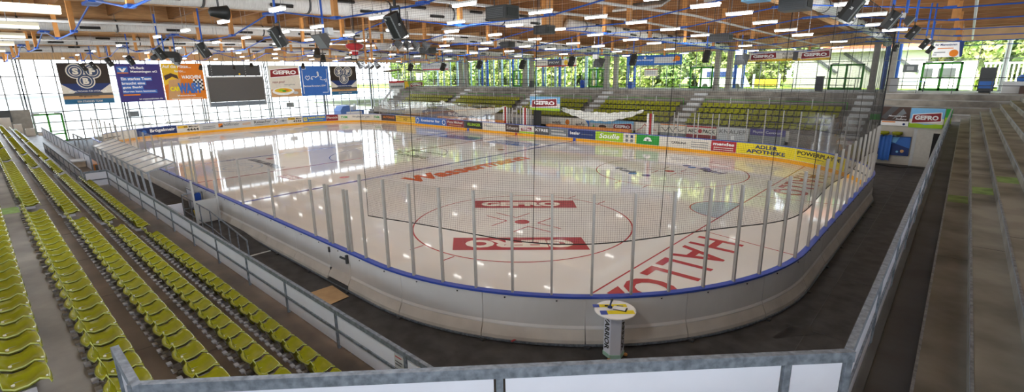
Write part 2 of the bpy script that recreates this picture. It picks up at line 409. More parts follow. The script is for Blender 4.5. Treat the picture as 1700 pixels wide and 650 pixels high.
# ------------------------------------------------------------------ glazed walls
XB = [12, -2.5, -15.25, -28, -40.75, -53.5, -65]
def glazed(name, F, w, zs, step, lab, mull=.05, skip=None):
    """F(u,z,d) -> point on the wall"""
    n = max(1, round(w / step)); mb = MB()
    def bx(u0, u1, z0, z1):
        p = [F(u0, z0, -.05), F(u1, z0, -.05), F(u1, z1, -.05), F(u0, z1, -.05), F(u0, z0, .05), F(u1, z0, .05), F(u1, z1, .05), F(u0, z1, .05)]
        mb.add(p, [(0, 3, 2, 1), (4, 5, 6, 7), (0, 1, 5, 4), (1, 2, 6, 5), (2, 3, 7, 6), (3, 0, 4, 7)])
    for i in range(n + 1): bx(w * i / n - mull / 2, w * i / n + mull / 2, zs[0], zs[-1])
    for z in zs: bx(0, w, z - mull / 2, z + mull / 2)
    o = struct(name, mb, 'mullion', lab)
    part('pane', MB().add([F(0, zs[0], 0), F(w, zs[0], 0), F(w, zs[-1], 0), F(0, zs[-1], 0)], [(0, 1, 2, 3)]), 'pane', o)
    return o
for i in range(6):
    xa, xb = XB[i + 1], XB[i]
    glazed('window_%d' % (i + 1), lambda u, z, d, xa=xa: (xa + u, 45.5 - d, z), xb - xa, [ZD + .05, 6.66, 8.0], 1.5, 'glazed bay of the far window wall')
EY = [-15.4, -10.6, -2.9, 4.8, 12.5, 20.2, 27.9, 35.6, 43.3, 45.5]
for i in range(9):
    ya, yb = EY[i], EY[i + 1]
    zs = [0, .97, 1.87, 2.9, 4.7, 6.37, 8.0] if i < 3 else [0, .97, 1.87, 2.77, 3.67, 4.57, 5.47, 6.37, 7.27, 8.0]
    glazed('window_%d' % (i + 7), lambda u, z, d, ya=ya: (-65 + d, ya + u, z), yb - ya, zs, 1.28, 'glazed bay of the end wall', .1)
    m = MB().box(-64.95, yb - .3, 0, -64.8, yb - .18, 8.0).box(-64.95, yb + .18, 0, -64.8, yb + .3, 8.0)
    if i < 8: struct('column', m, 'mullion', 'slender pair of posts in the end window wall')
struct('wall_end', MB().box(-65.2, -15.5, 8.0, -64.9, 46, 9.75), 'deck', 'timber panel above the end windows')
struct('wall_far_top', MB().box(-65, 45.4, 8.0, 12.3, 45.6, 9.75), 'deck', 'timber panel above the far windows')
struct('wall_end_base', MB().box(-65.05, -15.5, -.4, -64.95, 46, .02), 'concwall', 'sill under the end windows')
for i in range(6):
    xa, xb = XB[i + 1], XB[i]
    glazed('window_%d' % (i + 16), lambda u, z, d, xa=xa: (xa + u, -15.65 + d, z), xb - xa, [ZD + .1, 6.66, 8.0], 1.5, 'glazed bay of the wall behind the left stand')
for i in range(5):
    ya = -15.5 + 12.3 * i
    glazed('window_%d' % (i + 22), lambda u, z, d, ya=ya: (12.15 - d, ya + u, z), 12.3, [ZD + .1, 6.66, 8.0], 1.5, 'glazed bay of the wall behind the right standing steps')
def green_door(n, xa, xb, z0, z1, F, lab):
    w = xb - xa; d = thing('door_%d' % n, lab, None, F(0, z0, .1), kind='structure')
    mb = MB()
    def bx(m, u0, u1, a, b, da=-.06, db=.08):
        p = [F(u0, a, da), F(u1, a, da), F(u1, b, da), F(u0, b, da), F(u0, a, db), F(u1, a, db), F(u1, b, db), F(u0, b, db)]
        m.add(p, [(0, 3, 2, 1), (4, 5, 6, 7), (0, 1, 5, 4), (1, 2, 6, 5), (2, 3, 7, 6), (3, 0, 4, 7)])
    t = .16
    for u in (0, w / 2 - t / 2, w - t): bx(mb, u, u + t, z0, z1)
    bx(mb, 0, w, z1 - t, z1); bx(mb, 0, w, z0, z0 + .2); bx(mb, 0, w, z0 + .93, z0 + 1.05)
    part('frame', mb, 'greenf', d)
    for k in (0, 1):
        m = MB(); u = w / 2 + (-.22 if k == 0 else .1); bx(m, u, u + .12, z0 + 1.0, z0 + 1.06, .08, .14); part('handle', m, 'greyd', d)
    m = MB(); bx(m, .15, .6, z1 - .02, z1 + .09, .05, .14); bx(m, w - .6, w - .15, z1 - .02, z1 + .09, .05, .14); part('door_closer', m, 'lgrey', d)
    return d
FW_ = lambda x: (lambda u, z, dd: (x + u, 45.42 - dd, z))
for k, (xa, xb, lab) in enumerate(((.05, 2.5, 'green framed glass double door right of the rightmost columns'), (-6.3, -3.75, 'green framed glass double door behind the hanging twin banner'), (-19.0, -16.55, 'green framed glass double door left of the second column pair'),
                                   (-31.65, -29.2, 'green framed glass double door beside the blue barrel'), (-44.25, -41.75, 'green framed glass double door beside the fourth column pair'))):
    green_door(2 + k, xa, xb, ZD, ZD + 2.2, FW_(xa), lab)
green_door(7, -2.75, -.45, -.3, 2.75, lambda u, z, dd: (-64.93 + dd, -2.75 + u, z), 'green framed glass door at the far end of the left stand')

# ------------------------------------------------------------------ roof
YR = 17.0
def zb(y): return 8.0 + .55 * (1 - abs(y - YR) / 29.0)      # underside of the main beams
mb = MB()
for ya, yb in ((-15.8, YR), (YR, 46.2)):
    mb.add([(-65.3, ya, zb(ya) + 1.62), (12.4, ya, zb(ya) + 1.62), (12.4, yb, zb(yb) + 1.62), (-65.3, yb, zb(yb) + 1.62), (-65.3, ya, zb(ya) + 1.8), (12.4, ya, zb(ya) + 1.8), (12.4, yb, zb(yb) + 1.8), (-65.3, yb, zb(yb) + 1.8)],
           [(0, 3, 2, 1), (4, 5, 6, 7), (0, 1, 5, 4), (1, 2, 6, 5), (2, 3, 7, 6), (3, 0, 4, 7)])
struct('ceiling', mb, 'deck', 'boarded timber roof deck')
BX = [-2.9, -15.7, -28.4, -41.1, -53.9]
for x in BX:
    for ya, yb in ((-15.5, YR), (YR, 45.4)):
        m = MB(); m.bar((x, ya, zb(ya) + .8), (x, yb, zb(yb) + .8), .26, 1.6); struct('roof_beam', m, 'wood', 'deep glued timber beam spanning the hall')
for k, x in enumerate(BX):
    for dx in (-.45, .75):
        m = MB().cbox((x + .4 + dx, 44.3, (ZD + zb(44)) / 2), (.42, .5, zb(44) - ZD)).cbox((x + .4 + dx, 44.3, ZD + .2), (.5, .58, .4))
        struct('column', m, 'colc', 'concrete column of the pair under a roof beam')
# trussed purlins: timber purlin, two posts, blue tension rod
trusses = {}
def truss_proto(L):
    t = thing('roof_truss', 'trussed roof purlin with blue tension rod', None, (0, 0, 0), kind='structure')
    part('purlin', MB().box(.13, -.09, .75, L - .13, .09, 1.62), 'woodd', t)
    for f in (.335, .665):
        p = part('post', MB().cbox((L * f, 0, .12), (.17, .14, 1.26)), 'post', t)
        part('post_shoe', MB().cbox((L * f, 0, -.53), (.34, .18, .07)), 'bluer', p)
    m = MB().path([(.13, 0, .02), (L * .335, 0, -.56), (L * .665, 0, -.56), (L - .13, 0, .02)], .026, 6)
    part('tension_rod', m, 'bluer', t)
    part('bracket', MB().cbox((.2, 0, -.03), (.7, .34, .08)).cbox((L - .2, 0, -.03), (.7, .34, .08)), 'bluer', t)
    return t
bays = [(BX[0], 12.0)] + [(BX[i + 1], BX[i]) for i in range(4)] + [(-64.9, BX[4])]
plain = {}
for xa, xb in bays:
    L = round(xb - xa, 2)
    for k in range(24):
        y = -13.8 + 2.5 * k
        if y > 45.3: continue
        if k % 2:
            if L not in plain: o = struct('purlin', MB().box(.13, -.07, .8, L - .13, .07, 1.62), 'woodd', 'plain timber roof purlin'); plain[L] = o
            else: o = plain[L].copy(); C.objects.link(o)
        elif L not in trusses: o = truss_proto(L); trusses[L] = o
        else: o = copy_tree(trusses[L])
        o.location = (xa, y, zb(y))
# white sloped skylight shafts near the ridge
for x in (-3.6, -8.2, -16.5, -21.5):
    m = MB(); m.add([(x, 15.9, 8.95), (x - 2.6, 15.9, 8.95), (x - 2.6, 17.9, 9.75), (x, 17.9, 9.75), (x, 15.9, 9.05), (x - 2.6, 15.9, 9.05), (x - 2.6, 17.9, 9.82), (x, 17.9, 9.82)],
            [(0, 1, 2, 3), (7, 6, 5, 4), (0, 4, 5, 1), (1, 5, 6, 2), (2, 6, 7, 3), (3, 7, 4, 0)])
    struct('skylight_panel', m, 'lgrey', 'pale sloping panel of a ridge skylight')
# ================================================================== ICE
ice = thing('ice_sheet', 'white ice sheet with painted lines inside the boards', 'ice', (-29.9, 15, 0))
n = 240; pts = [rink(PER * i / n, -.01) for i in range(n)]
part('ice_surface', MB().prism(pts, -.08, 0), 'ice', ice)
IZ = .003
def ice_rect(name, x0, y0, x1, y1, mat, z=IZ, label=None): return part(name, MB().add([(x0, y0, z), (x1, y0, z), (x1, y1, z), (x0, y1, z)], [(0, 1, 2, 3)]), mat, ice, label)
def ring(mb, cx, cy, r, w, a0=0, a1=360, z=IZ, n=96):
    n = max(8, int(n * abs(a1 - a0) / 360)); b = len(mb.v)
    for i in range(n + 1):
        a = math.radians(a0 + (a1 - a0) * i / n)
        for q in (r - w / 2, r + w / 2): mb.v.append((cx + q * math.cos(a), cy + q * math.sin(a), z))
    for i in range(n): mb.f.append((b + 2 * i, b + 2 * i + 1, b + 2 * i + 3, b + 2 * i + 2))
    return mb
def disc(mb, cx, cy, r, z=IZ): mb.add([(x, y, z) for x, y in circ(cx, cy, r, 28)], [tuple(range(28))]); return mb
ice_rect('goal_line', -4.03, .75, -3.97, 29.25, 'icered'); ice_rect('goal_line', -56.03, .75, -55.97, 29.25, 'icered')
ice_rect('blue_line', -23.01, .02, -22.71, 29.98, 'iceblue'); ice_rect('blue_line', -37.29, .02, -36.99, 29.98, 'iceblue')
ice_rect('centre_line', -30.12, .02, -29.88, 29.98, 'icered')
part('centre_circle', ring(MB(), -30, 15, 4.5, .06), 'iceblue', ice); part('centre_spot', disc(MB(), -30, 15, .15, IZ + .001), 'iceblue', ice)
for x in (-10, -50):
    for y in (8, 22):
        part('face_off_circle', ring(MB(), x, y, 4.5, .06), 'icered', ice)
        part('face_off_spot', disc(MB(), x, y, .31), 'icered', ice)
        for sx_ in (-1, 1):
            for sy in (-1, 1):
                m = MB(); a, b = (x + sx_ * .6, y + sy * .3), (x + sx_ * 1.8, y + sy * .3)
                m.add([(a[0], a[1] - .03, IZ), (b[0], b[1] - .03, IZ), (b[0], b[1] + .03, IZ), (a[0], a[1] + .03, IZ)], [(0, 1, 2, 3)])
                m.add([(a[0] - .03, a[1], IZ), (a[0] + .03, a[1], IZ), (a[0] + .03, a[1] + sy * .9, IZ), (a[0] - .03, a[1] + sy * .9, IZ)], [(0, 1, 2, 3)])
                part('face_off_mark', m, 'icered', ice)
                part('hash_mark', MB().add([(x + sx_ * .85 - .03, y + sy * 4.5, IZ), (x + sx_ * .85 + .03, y + sy * 4.5, IZ), (x + sx_ * .85 + .03, y + sy * 5.1, IZ), (x + sx_ * .85 - .03, y + sy * 5.1, IZ)], [(0, 1, 2, 3)]), 'icered', ice)
for x in (-24.5, -35.5):
    for y in (8, 22): part('face_off_spot', disc(MB(), x, y, .31), 'icered', ice)
for x, sg in ((-4, -1), (-56, 1)):
    a0, a1 = (90, 270) if sg < 0 else (-90, 90)
    pl = [(x + 1.75 * math.cos(math.radians(a0 + (a1 - a0) * i / 24)), 15.2 + 1.55 * math.sin(math.radians(a0 + (a1 - a0) * i / 24)), IZ) for i in range(25)]
    part('goal_crease', MB().add(pl, [tuple(range(25))]), 'icegrey', ice)
    m = MB(); b = []
    for i in range(25):
        for r in (1.0, .965): b.append((x + (pl[i][0] - x) * r, 15.2 + (pl[i][1] - 15.2) * r, IZ + .001))
    m.add(b, [(2 * i, 2 * i + 1, 2 * i + 3, 2 * i + 2) for i in range(24)]); part('crease_line', m, 'icered', ice)
part('trapezoid_line', MB().bar((-3.97, 11.65, IZ), (.1, 10.9, IZ), .05, .001).bar((-3.97, 18.7, IZ), (.1, 19.4, IZ), .05, .001), 'icered', ice)
# adverts frozen into the ice
def ice_map(O, R, U): return plane_map((O[0], O[1], IZ), (*R, 0), (*U, 0))
# two panels inside the near circle, lying across the camera diagonal
F = ice_map((-6.99, 7.95), (-3.66, -3.16), (1.01, -.92)); paint(ice, F, [('r', 0, 0, 4.85, 1.36, 'icemar'), ('t', 'GEFRO', .45, .28, 4.4, 1.1, 'icew', .06)], .001, .002)
F = ice_map((-13.2, 8.2), (3.74, 3.11), (-.9, .97)); paint(ice, F, [('r', 0, 0, 4.8, 1.32, 'icemar'), ('t', 'GEFRO', .35, .28, 4.1, 1.08, 'icew', .06)], .001, .002)
F = ice_map((-19.75, 9.95), (0, 1), (-1, 0)); paint(ice, F, [('t', 'Wassermann', 0, 0, 10.4, 1.75, 'iceor', .05, .25), ('t', 'Gebaeudetechnik', 4.4, 2.0, 10.2, 2.35, 'icegrey')], .001, .001)
for yb_ in (10.95, 26.1):
    F = ice_map((-3.68, yb_), (0, -1), (1, 0))
    paint(ice, F, [('t', 'H', 0, 0, 1.05, 1.6, 'icered', .015), ('t', 'A', 1.33, 0, 2.64, 1.6, 'icered', .015), ('t', 'L', 2.9, 0, 3.64, 1.6, 'icered', .015), ('t', 'L', 3.87, 0, 4.68, 1.6, 'icered', .015), ('t', 'O', 4.8, 0, 6.15, 1.6, 'icered', .03)], .001, .0005)
F = ice_map((-3.7, 5.02), (0, -1), (1, 0)); paint(ice, F, [('p', [(0, 0), (.62, 0), (.62, .6), (.25, .36)], 'icered')], .001, .001)
F = ice_map((-28.9, 24.4), (1, 0), (0, 1)); paint(ice, F, [('r', 0, 0, 5.1, 1.9, 'icesky'), ('t', 'Memminger Zeitung', .4, .6, 4.7, 1.3, 'icew'), ('r', 3.9, .1, 5.0, .45, 'icegrey')], .001, .001)
F = ice_map((-35.7, 24.4), (1, 0), (0, 1)); paint(ice, F, [('r', 0, 0, 4.9, 1.9, 'icesky'), ('t', 'Sparkasse', .5, .55, 4.3, 1.35, 'icemar')], .001, .001)
F = ice_map((-30.8, 7.2), (-1, 0), (0, -1)); paint(ice, F, [('t', 'Wassermann', 0, 0, 5.6, .8, 'iceblk', .05, .2)], .001, .001)
m = MB(); ring(m, -33.4, 5, 1.5, .12); ring(m, -33.4, 5, .9, .1); part('ring_emblem', m, 'icegrey', ice)
F = ice_map((-26.2, 6.3), (-1, 0), (0, -1)); paint(ice, F, gefro(0, 0, 2.0, .9, 'icemar', 'icew', .1, False), .001, .001)
m = MB(); ring(m, -26.9, 9.5, .45, .08); ring(m, -26.9, 10.6, .45, .08); part('ring_emblem', m, 'icew', ice)
F = ice_map((-32.6, 15.4), (1, 0), (0, 1)); paint(ice, F, [('t', 'ECDC', 0, -.1, 3.2, 1.2, 'iceblk'), ('r', .6, -.9, 2.2, -.45, pmat('ice_olive', sr(120, 124, 70), .12)), ('t', 'Indians', 3.4, -.2, 6.6, .7, 'iceblk'), ('c', 3.1, -1.2, .35, 'icered'), ('t', 'Memmingen', 2.2, 1.6, 6.6, 2.3, 'iceblk')], .001, .0006)
for pts_, mt in (([(-12.9, 20.9), (-12.2, 20.4), (-11.6, 20.3)], 'iceblue'), ([(-11.4, 19.9)], 'icesky'), ([(-10.5, 19.9)], 'iceblue'), ([(-9.9, 24.4)], 'iceblue'), ([(-9.4, 24.0)], 'icesky'), ([(-8.6, 23.9), (-8.2, 23.4)], 'iceblk')):
    m = MB()
    for (x, y) in pts_: disc(m, x, y, .27)
    part('painted_spot', m, mt, ice)
F = ice_map((-8.9, 24.0), (.87, -.42), (.42, .87)); paint(ice, F, [('t', 'Paul', 0, -.3, 1.9, .5, 'iceblue')], .001)
F = ice_map((-12.9, 20.7), (.87, -.42), (.42, .87)); paint(ice, F, [('t', 'Ruf', 0, -.2, 1.3, .5, 'iceblk')], .001)

# ================================================================== DASHER BOARDS
db = thing('dasher_boards', 'white dasher boards with blue cap rail and colourful adverts around the ice', 'boards', (-29.9, 0, FZ))
PO = [(0, 0), (0, 1.05), (.1, 1.05), (.1, .36), (.13, .3), (.13, 0)]
G0, G1 = sx(-10.75), sx(-9.55)                       # the gate in the near boards
edges = [S_NEAR]
while edges[-1] < G0 - 2.4: edges.append(edges[-1] + 2.4)
edges += [G0, G1]
while edges[-1] < PER - 2.0: edges.append(edges[-1] + 2.4)
edges[-1] = PER
x = PER
while x < PER + S_NEAR - 1: x = min(x + 5.0, PER + S_NEAR); edges.append(x)
edges[-1] = PER + S_NEAR
for a, b in zip(edges, edges[1:]):
    if b - a < .05: continue
    if abs(a - G0) < .01:
        g = part('gate', sweep(MB(), a + .02, b - .02, [(.0, .12), (.0, 1.05), (.1, 1.05), (.1, .12)], .3), 'boardw', db, 'white gate leaf in the boards above the cardboard')
        m = MB(); px_, py_ = rink(b - .1, .13); m.cbox((px_, py_, .86), (.06, .09, .26)); m.bar((px_, py_ - .02, .86), (px_ - .24, py_ - .09, .9), .04, .05); part('latch', m, 'greyd', g)
        m = MB()
        for zz in (.25, .9): m.cbox((*rink(a + .03, .12), zz), (.06, .05, .16))
        part('hinge', m, 'greyd', g)
        part('threshold', sweep(MB(), a, b, [(.0, -.02), (.0, .06), (.27, .0), (.27, FZ)], .3), 'greyd', db); part('base_flare', sweep(MB(), a + .02, b - .02, [(.1, .34), (.235, .09), (.22, .07), (.08, .12)], .3), 'boardflare', g)
    else:
        part('board_panel', sweep(MB(), a + .006, b - .006, PO, .4), 'boardw', db)
        if a >= S_NEAR - .1 and b <= PER + .1: part('base_flare', sweep(MB(), a + .01, b - .01, [(.1, .34), (.24, .06), (.25, -.02), (.1, -.02)], .4), 'boardflare', db)
part('cap_rail', sweep(MB(), 0, PER, [(-.03, 1.05), (-.03, 1.1), (.13, 1.1), (.13, 1.05)], .35, False), 'capblue', db)
part('kick_plate', sweep(MB(), 0, PER, [(-.014, 0), (-.014, .24), (0, .24), (0, 0)], .5, False), 'kick', db)
part('base_rail', sweep(MB(), S_NEAR, PER, [(.25, FZ + .03), (.25, FZ + .075), (.28, FZ + .075), (.28, FZ + .03)], .4, False), 'galv', db)
m = MB(); s = S_NEAR + 1.2
while s < PER: m.cbox((*rink(s, .29), FZ + .025), (.12, .12, .05)); s += 2.4
part('base_foot', m, 'greyd', db)['kind'] = 'stuff'
m = MB(); s = S_NEAR + .5
while s < PER: m.cbox((*rink(s, .101), .98), (.03, .03, .03)); s += 1.2
part('screw_cap', m, 'greyd', db)['kind'] = 'stuff'
for xx, mt in ((-22.86, 'capblue'), (-37.14, 'capblue'), (-30, 'red'), (-4, 'red')):
    part('line_mark', MB().box(xx - .15 if mt == 'capblue' else xx - .1, 29.96, 0, xx + .15 if mt == 'capblue' else xx + .1, 29.99, .25), mt, db) if xx != -4 else None
def advert(s0, s1, base, items, z0=.27, z1=1.03):
    mb = sheet(MB(), s0 + .01, s1 - .01, -.012, z0, z1, .4)
    p = part('advert_panel', mb, base, db)
    F = lambda u, v, d=0: (*rink(s1 - u, -.012 - d), z0 + v)
    paint(p, F, items(s1 - s0, z1 - z0), .006, .003)
t_ = lambda s, x0, y0, x1, y1, m, *b: ('t', s, x0, y0, x1, y1, m, *b)
def lines(x0, x1, ys, m, th=.05): return [('r', x0, y, x1, y + th, m) for y in ys]
AD = [
 (5.6, 9.65, 'yel', lambda w, h: [t_('POWERPLAY MM', .15, .4, w - .15, .66, 'blk', .03), ('r', .15, .26, w * .55, .3, 'dgrey'), ('r', .15, .14, w * .5, .17, 'amber')]),
 (9.65, 13.74, 'yel', lambda w, h: [t_('ADLER', w * .31, .43, w * .69, .69, 'navy', .035), t_('APOTHEKE', w * .17, .1, w * .83, .36, 'navy', .035)]),
 (13.74, 15.55, 'red', lambda w, h: [t_('mendes', .15, .42, w - .15, .66, 'white', .04), ('r', .2, .24, w - .2, .3, 'cream2'), ('r', .2, .1, w - .2, .15, 'cream2')]),
 (15.55, 19.67, 'cream2', lambda w, h: [t_('CARBUNA', w * .25, .28, w * .54, .46, 'blk')] + lines(w * .63, w * .95, (.5, .32, .14), 'mgrey', .05)),
 (19.67, 21.69, 'green', lambda w, h: [('p', [(w / 2 + .36 * math.cos(PI * i / 12), .28 + .34 * math.sin(PI * i / 12)) for i in range(13)], 'white'), ('c', w / 2, .36, .09, 'mgrey')]),
 (21.69, 22.92, 'cream2', lambda w, h: [('r', w - .1, 0, w, h, 'yel')] + [('c', w * fx_, fy, .13, 'mgrey' if (fx_ + fy) < .9 else 'navy') for fx_ in (.28, .66) for fy in (.2, .55)]),
 (22.92, 25.66, 'lime', lambda w, h: [t_('Soulie', .35, .2, w - .35, .64, 'white', .02, .3)]),
 (25.66, 28.65, 'navy', lambda w, h: [t_('beeler', .25, .3, w * .45, .6, 'white', .03), ('r', w * .5, .36, w * .9, .42, 'mgrey')]),
 (28.65, 30.76, 'mgrey', lambda w, h: [('r', .2, .46, w - .5, .54, 'cream2'), ('r', .2, .12, w - .2, .3, 'lgrey')]),
 (30.76, 32.68, 'dgrey', lambda w, h: [t_('KTREE', .15, .3, w - .2, .58, 'white', .03)]),
 (32.68, 34.64, 'cream2', lambda w, h: [('r', 0, 0, w, .16, 'lime')] + gefro(.25, .22, w - .35, .62)),
 (34.64, 36.54, 'dbrown', lambda w, h: [t_('Schwarz', .15, .25, w - .15, .6, 'cream2', .01, .3)]),
 (36.54, 39.9, 'cream2', lambda w, h: [t_('Haus', .3, .32, w * .45, .58, 'mgrey')] + lines(w * .2, w * .9, (.1, .22), 'lgrey', .04)),
 (39.9, 42.87, 'blk', lambda w, h: [t_('VILLINGER', .5, .26, w - .3, .58, 'lime', .04), ('r', .1, .1, .4, .66, 'dgrey')]),
 (42.87, 45.85, 'maroon', lambda w, h: [t_('Pizza Michael', .2, .36, w - .2, .64, 'cream2', .03), ('r', .4, .12, w - .4, .22, 'tan')]),
 (45.85, 51.72, 'blue', lambda w, h: [t_('Kronberger Bier', w * .2, .18, w * .8, .6, 'white', .02), ('c', w * .08, .38, .3, 'white'), ('c', w * .08, .38, .22, 'blue'), ('c', w * .92, .38, .3, 'white'), ('c', w * .92, .38, .22, 'blue')]),
 (51.72, 55.86, 'amber', lambda w, h: [t_('HGF', w * .4, .18, w * .6, .5, 'dbrown'), ('r', w * .15, .56, w * .8, .62, 'dbrown')]),
 (55.86, 58.76, 'dbrown', lambda w, h: [t_('AUTOHAUS', .3, .3, w - .3, .58, 'orange', .03)]),
 (58.76, 64.91, 'cream2', lambda w, h: [t_('TVM', .35, .24, 1.2, .56, 'green', .04), t_('TVM', w - 1.2, .24, w - .35, .56, 'green', .04), t_('Wolfgang Link', w * .3, .24, w * .7, .58, 'mgrey', .02)]),
 (64.91, 66.42, 'maroon', lambda w, h: [t_('Pfersich', .1, .28, w - .1, .56, 'cream2', .02)]),
 (66.42, 69.37, 'blue', lambda w, h: [t_('EDMAR STEINER', .7, .4, w - .1, .64, 'yel', .03), ('r', .8, .14, w - .4, .24, 'lime'), t_('ES', .1, .14, .6, .62, 'yel', .04)]),
 (69.37, 71.33, 'cream2', lambda w, h: [('r', .1, .42, 1.0, .68, 'amber'), t_('TAXI', .15, .45, .95, .65, 'blk', .03), t_('Maier', 1.08, .45, w - .1, .65, 'blk'), t_('4343', .7, .1, w - .2, .35, 'blk', .03)]),
 (71.33, 75.53, 'lgrey', lambda w, h: [t_('Reisacher', .2, .32, w * .52, .64, 'dgrey', .02), ('r', .2, .14, w * .45, .2, 'mgrey'), ('c', w * .66, .4, .26, 'blk'), ('c', w * .66, .4, .2, 'white'), ('p', [(w * .66, .4), (w * .66 + .2, .4), (w * .66, .6)], 'blue'), ('p', [(w * .66, .4), (w * .66 - .2, .4), (w * .66, .2)], 'blue'), ('c', w * .87, .4, .13, 'mgrey'), ('r', w * .77, .37, w * .97, .43, 'mgrey')]),
 (75.53, 81.15, 'lgrey', lambda w, h: [('r', w * .34, .2, w * .42, .62, 'orange'), ('p', [(w * .34, .2), (w * .42, .2), (w * .42, .5)], 'dbrown'), t_('höflmeir', w * .44, .3, w * .74, .64, 'mgrey', .02)] + lines(w * .05, w * .28, (.2, .38), 'mgrey', .06) + lines(w * .8, w * .96, (.3, .44), 'tan', .06)),
 (81.15, 83.35, 'cream2', lambda w, h: [('r', .08, .42, 1.05, .68, 'amber'), t_('TAXI', .15, .45, 1.0, .65, 'blk', .03), t_('Maier', 1.15, .45, w - .1, .65, 'blk'), t_('4444', .9, .1, w - .1, .36, 'blk', .03)]),
 (83.35, 87.34, 'navy', lambda w, h: [t_('Brögelmeir', w * .35, .2, w - .15, .62, 'white', .03), ('c', w * .2, .36, .24, 'blue')]),
]
for a in AD: advert(*a)
for a, b, c in ((87.34, 92, 'cream2'), (92, 96.2, 'mgrey'), (0.2, 5.6, 'cream2')): advert(a, b, c, lambda w, h: [('r', .4, .3, w * .6, .4, 'dgrey')])

# ================================================================== RINK GLASS
def glass_run(name, label, ss, z1f, gmat, loc, off=.03, thickpost=.075, doubles=()):
    t = thing(name, label, 'glass', loc)
    for a, b in zip(ss, ss[1:]):
        z1 = z1f((a + b) / 2)
        part('glass_pane', sheet(MB(), a + .012, b - .012, off, 1.1, z1, .25), gmat, t)
    for s in ss:
        z1 = max(z1f(s - .05), z1f(s + .05)); x, y = rink(s, off); xa, ya = rink(s - .05, off)
        part('post', MB().bar((x, y, 1.08), (x, y, z1 - (.0 if s in doubles else .02)), thickpost, .05, (x - xa, y - ya, 0)), 'aluw', t)
    return t
nearx = [-51, -49, -47, -45, -43, -41, -39, -37, -35, -33, -31, -29, -27, -25.4, -24.3, -23.7, -22.2, -20.8, -17.8, -14.8, -11.7, -10.78, -10.6, -9.68, -9.5, -8.75, -7.68]
ssn = [sx(x) for x in nearx] + [S_NC + 1.56 + .905 * k for k in range(13)]
while ssn[-1] < PER - 1.3: ssn.append(ssn[-1] + 1.22)
ssn.append(PER - .02)
glass_run('rink_glass', 'clear glass shielding with metal posts on the near boards', ssn, lambda s: 2.95 if s < sx(-8.8) else 3.5, 'glass', (-25, 0, 1.1), doubles=())
ssf = [1.2 * k for k in range(0, 14)] + [fx(x) for x in (-10.1, -11.6, -11.9, -13.2, -13.5, -15.35)]
glass_run('rink_glass', 'clear glass shielding on the boards at the right end of the far stand', ssf, lambda s: 3.43 if (s % PER) < fx(-8.5) else 3.0, 'glassfar', (-5, 30, 1.1))
sse = [fx(-33)] + [fx(-33) + 2.1 * k for k in range(1, 24)]
glass_run('rink_glass', 'clear glass shielding around the far end of the rink', sse, lambda s: 2.9, 'glassfar', (-60, 20, 1.1), thickpost=.05)

# ================================================================== SAFETY NET
nt = thing('safety_net', 'black safety net hung from the roof around the near goal end', 'net', (-3, 6, 2.4))
seams = [sx(-8.5), S_NC + 1.7, S_NC + 4.75, S_NC + 7.6, S_NC + 10.65, S_NC + 13.2, PER - 9.9, PER - 6.6, PER - 3.3, PER, PER + 3.3, PER + 6.6, PER + 9.9, PER + 13.4]
def znet(s): return 2.4 + .09 * math.sin(s * .9) 
ZN = 8.15
CELL = .05; RT = .0019
def thread_v(mb, s, z0, z1):
    x, y = rink(s); n = len(mb.v)
    for z in (z0, z1): mb.v += [(x + RT, y, z), (x - RT * .5, y + RT * .87, z), (x - RT * .5, y - RT * .87, z)]
    mb.f += [(n, n + 1, n + 4, n + 3), (n + 1, n + 2, n + 5, n + 4), (n + 2, n, n + 3, n + 5)]
def thread_h(mb, a, b, z):
    m_ = max(2, int((b - a) / .2)); n = len(mb.v)
    for i in range(m_ + 1):
        s = a + (b - a) * i / m_; zz = max(z, znet(s)) if z < 2.52 else z
        for off, dz in ((RT, 0), (-RT * .5, RT * .87), (-RT * .5, -RT * .87)): mb.v.append((*rink(s, off), zz + dz))
    mb.f += [(n + i * 3 + j, n + i * 3 + (j + 1) % 3, n + i * 3 + 3 + (j + 1) % 3, n + i * 3 + 3 + j) for i in range(m_) for j in range(3)]
for a, b in zip(seams, seams[1:]):
    mb = MB(); k = a + CELL / 2
    while k < b: thread_v(mb, k, znet(k), ZN); k += CELL
    z = 2.33
    while z < ZN: thread_h(mb, a, b, z); z += CELL
    part('net_panel', mb, 'rope', nt)
for s in seams:
    x, y = rink(s); x2, y2 = rink(s + .12)
    part('seam_cord', MB().tube((x, y, znet(s)), (x2, y2, ZN), .0075, 5), 'rope', nt)
m = MB(); k = seams[0]; pts = []
while k < seams[-1]: pts.append((*rink(k), znet(k))); k += .3
part('border_rope', m.path(pts, .014, 5), 'rope', nt)
m = MB(); pts = [(p[0], p[1], ZN) for p in pts]; part('suspension_cable', m.path(pts, .014, 5), 'rope', nt)
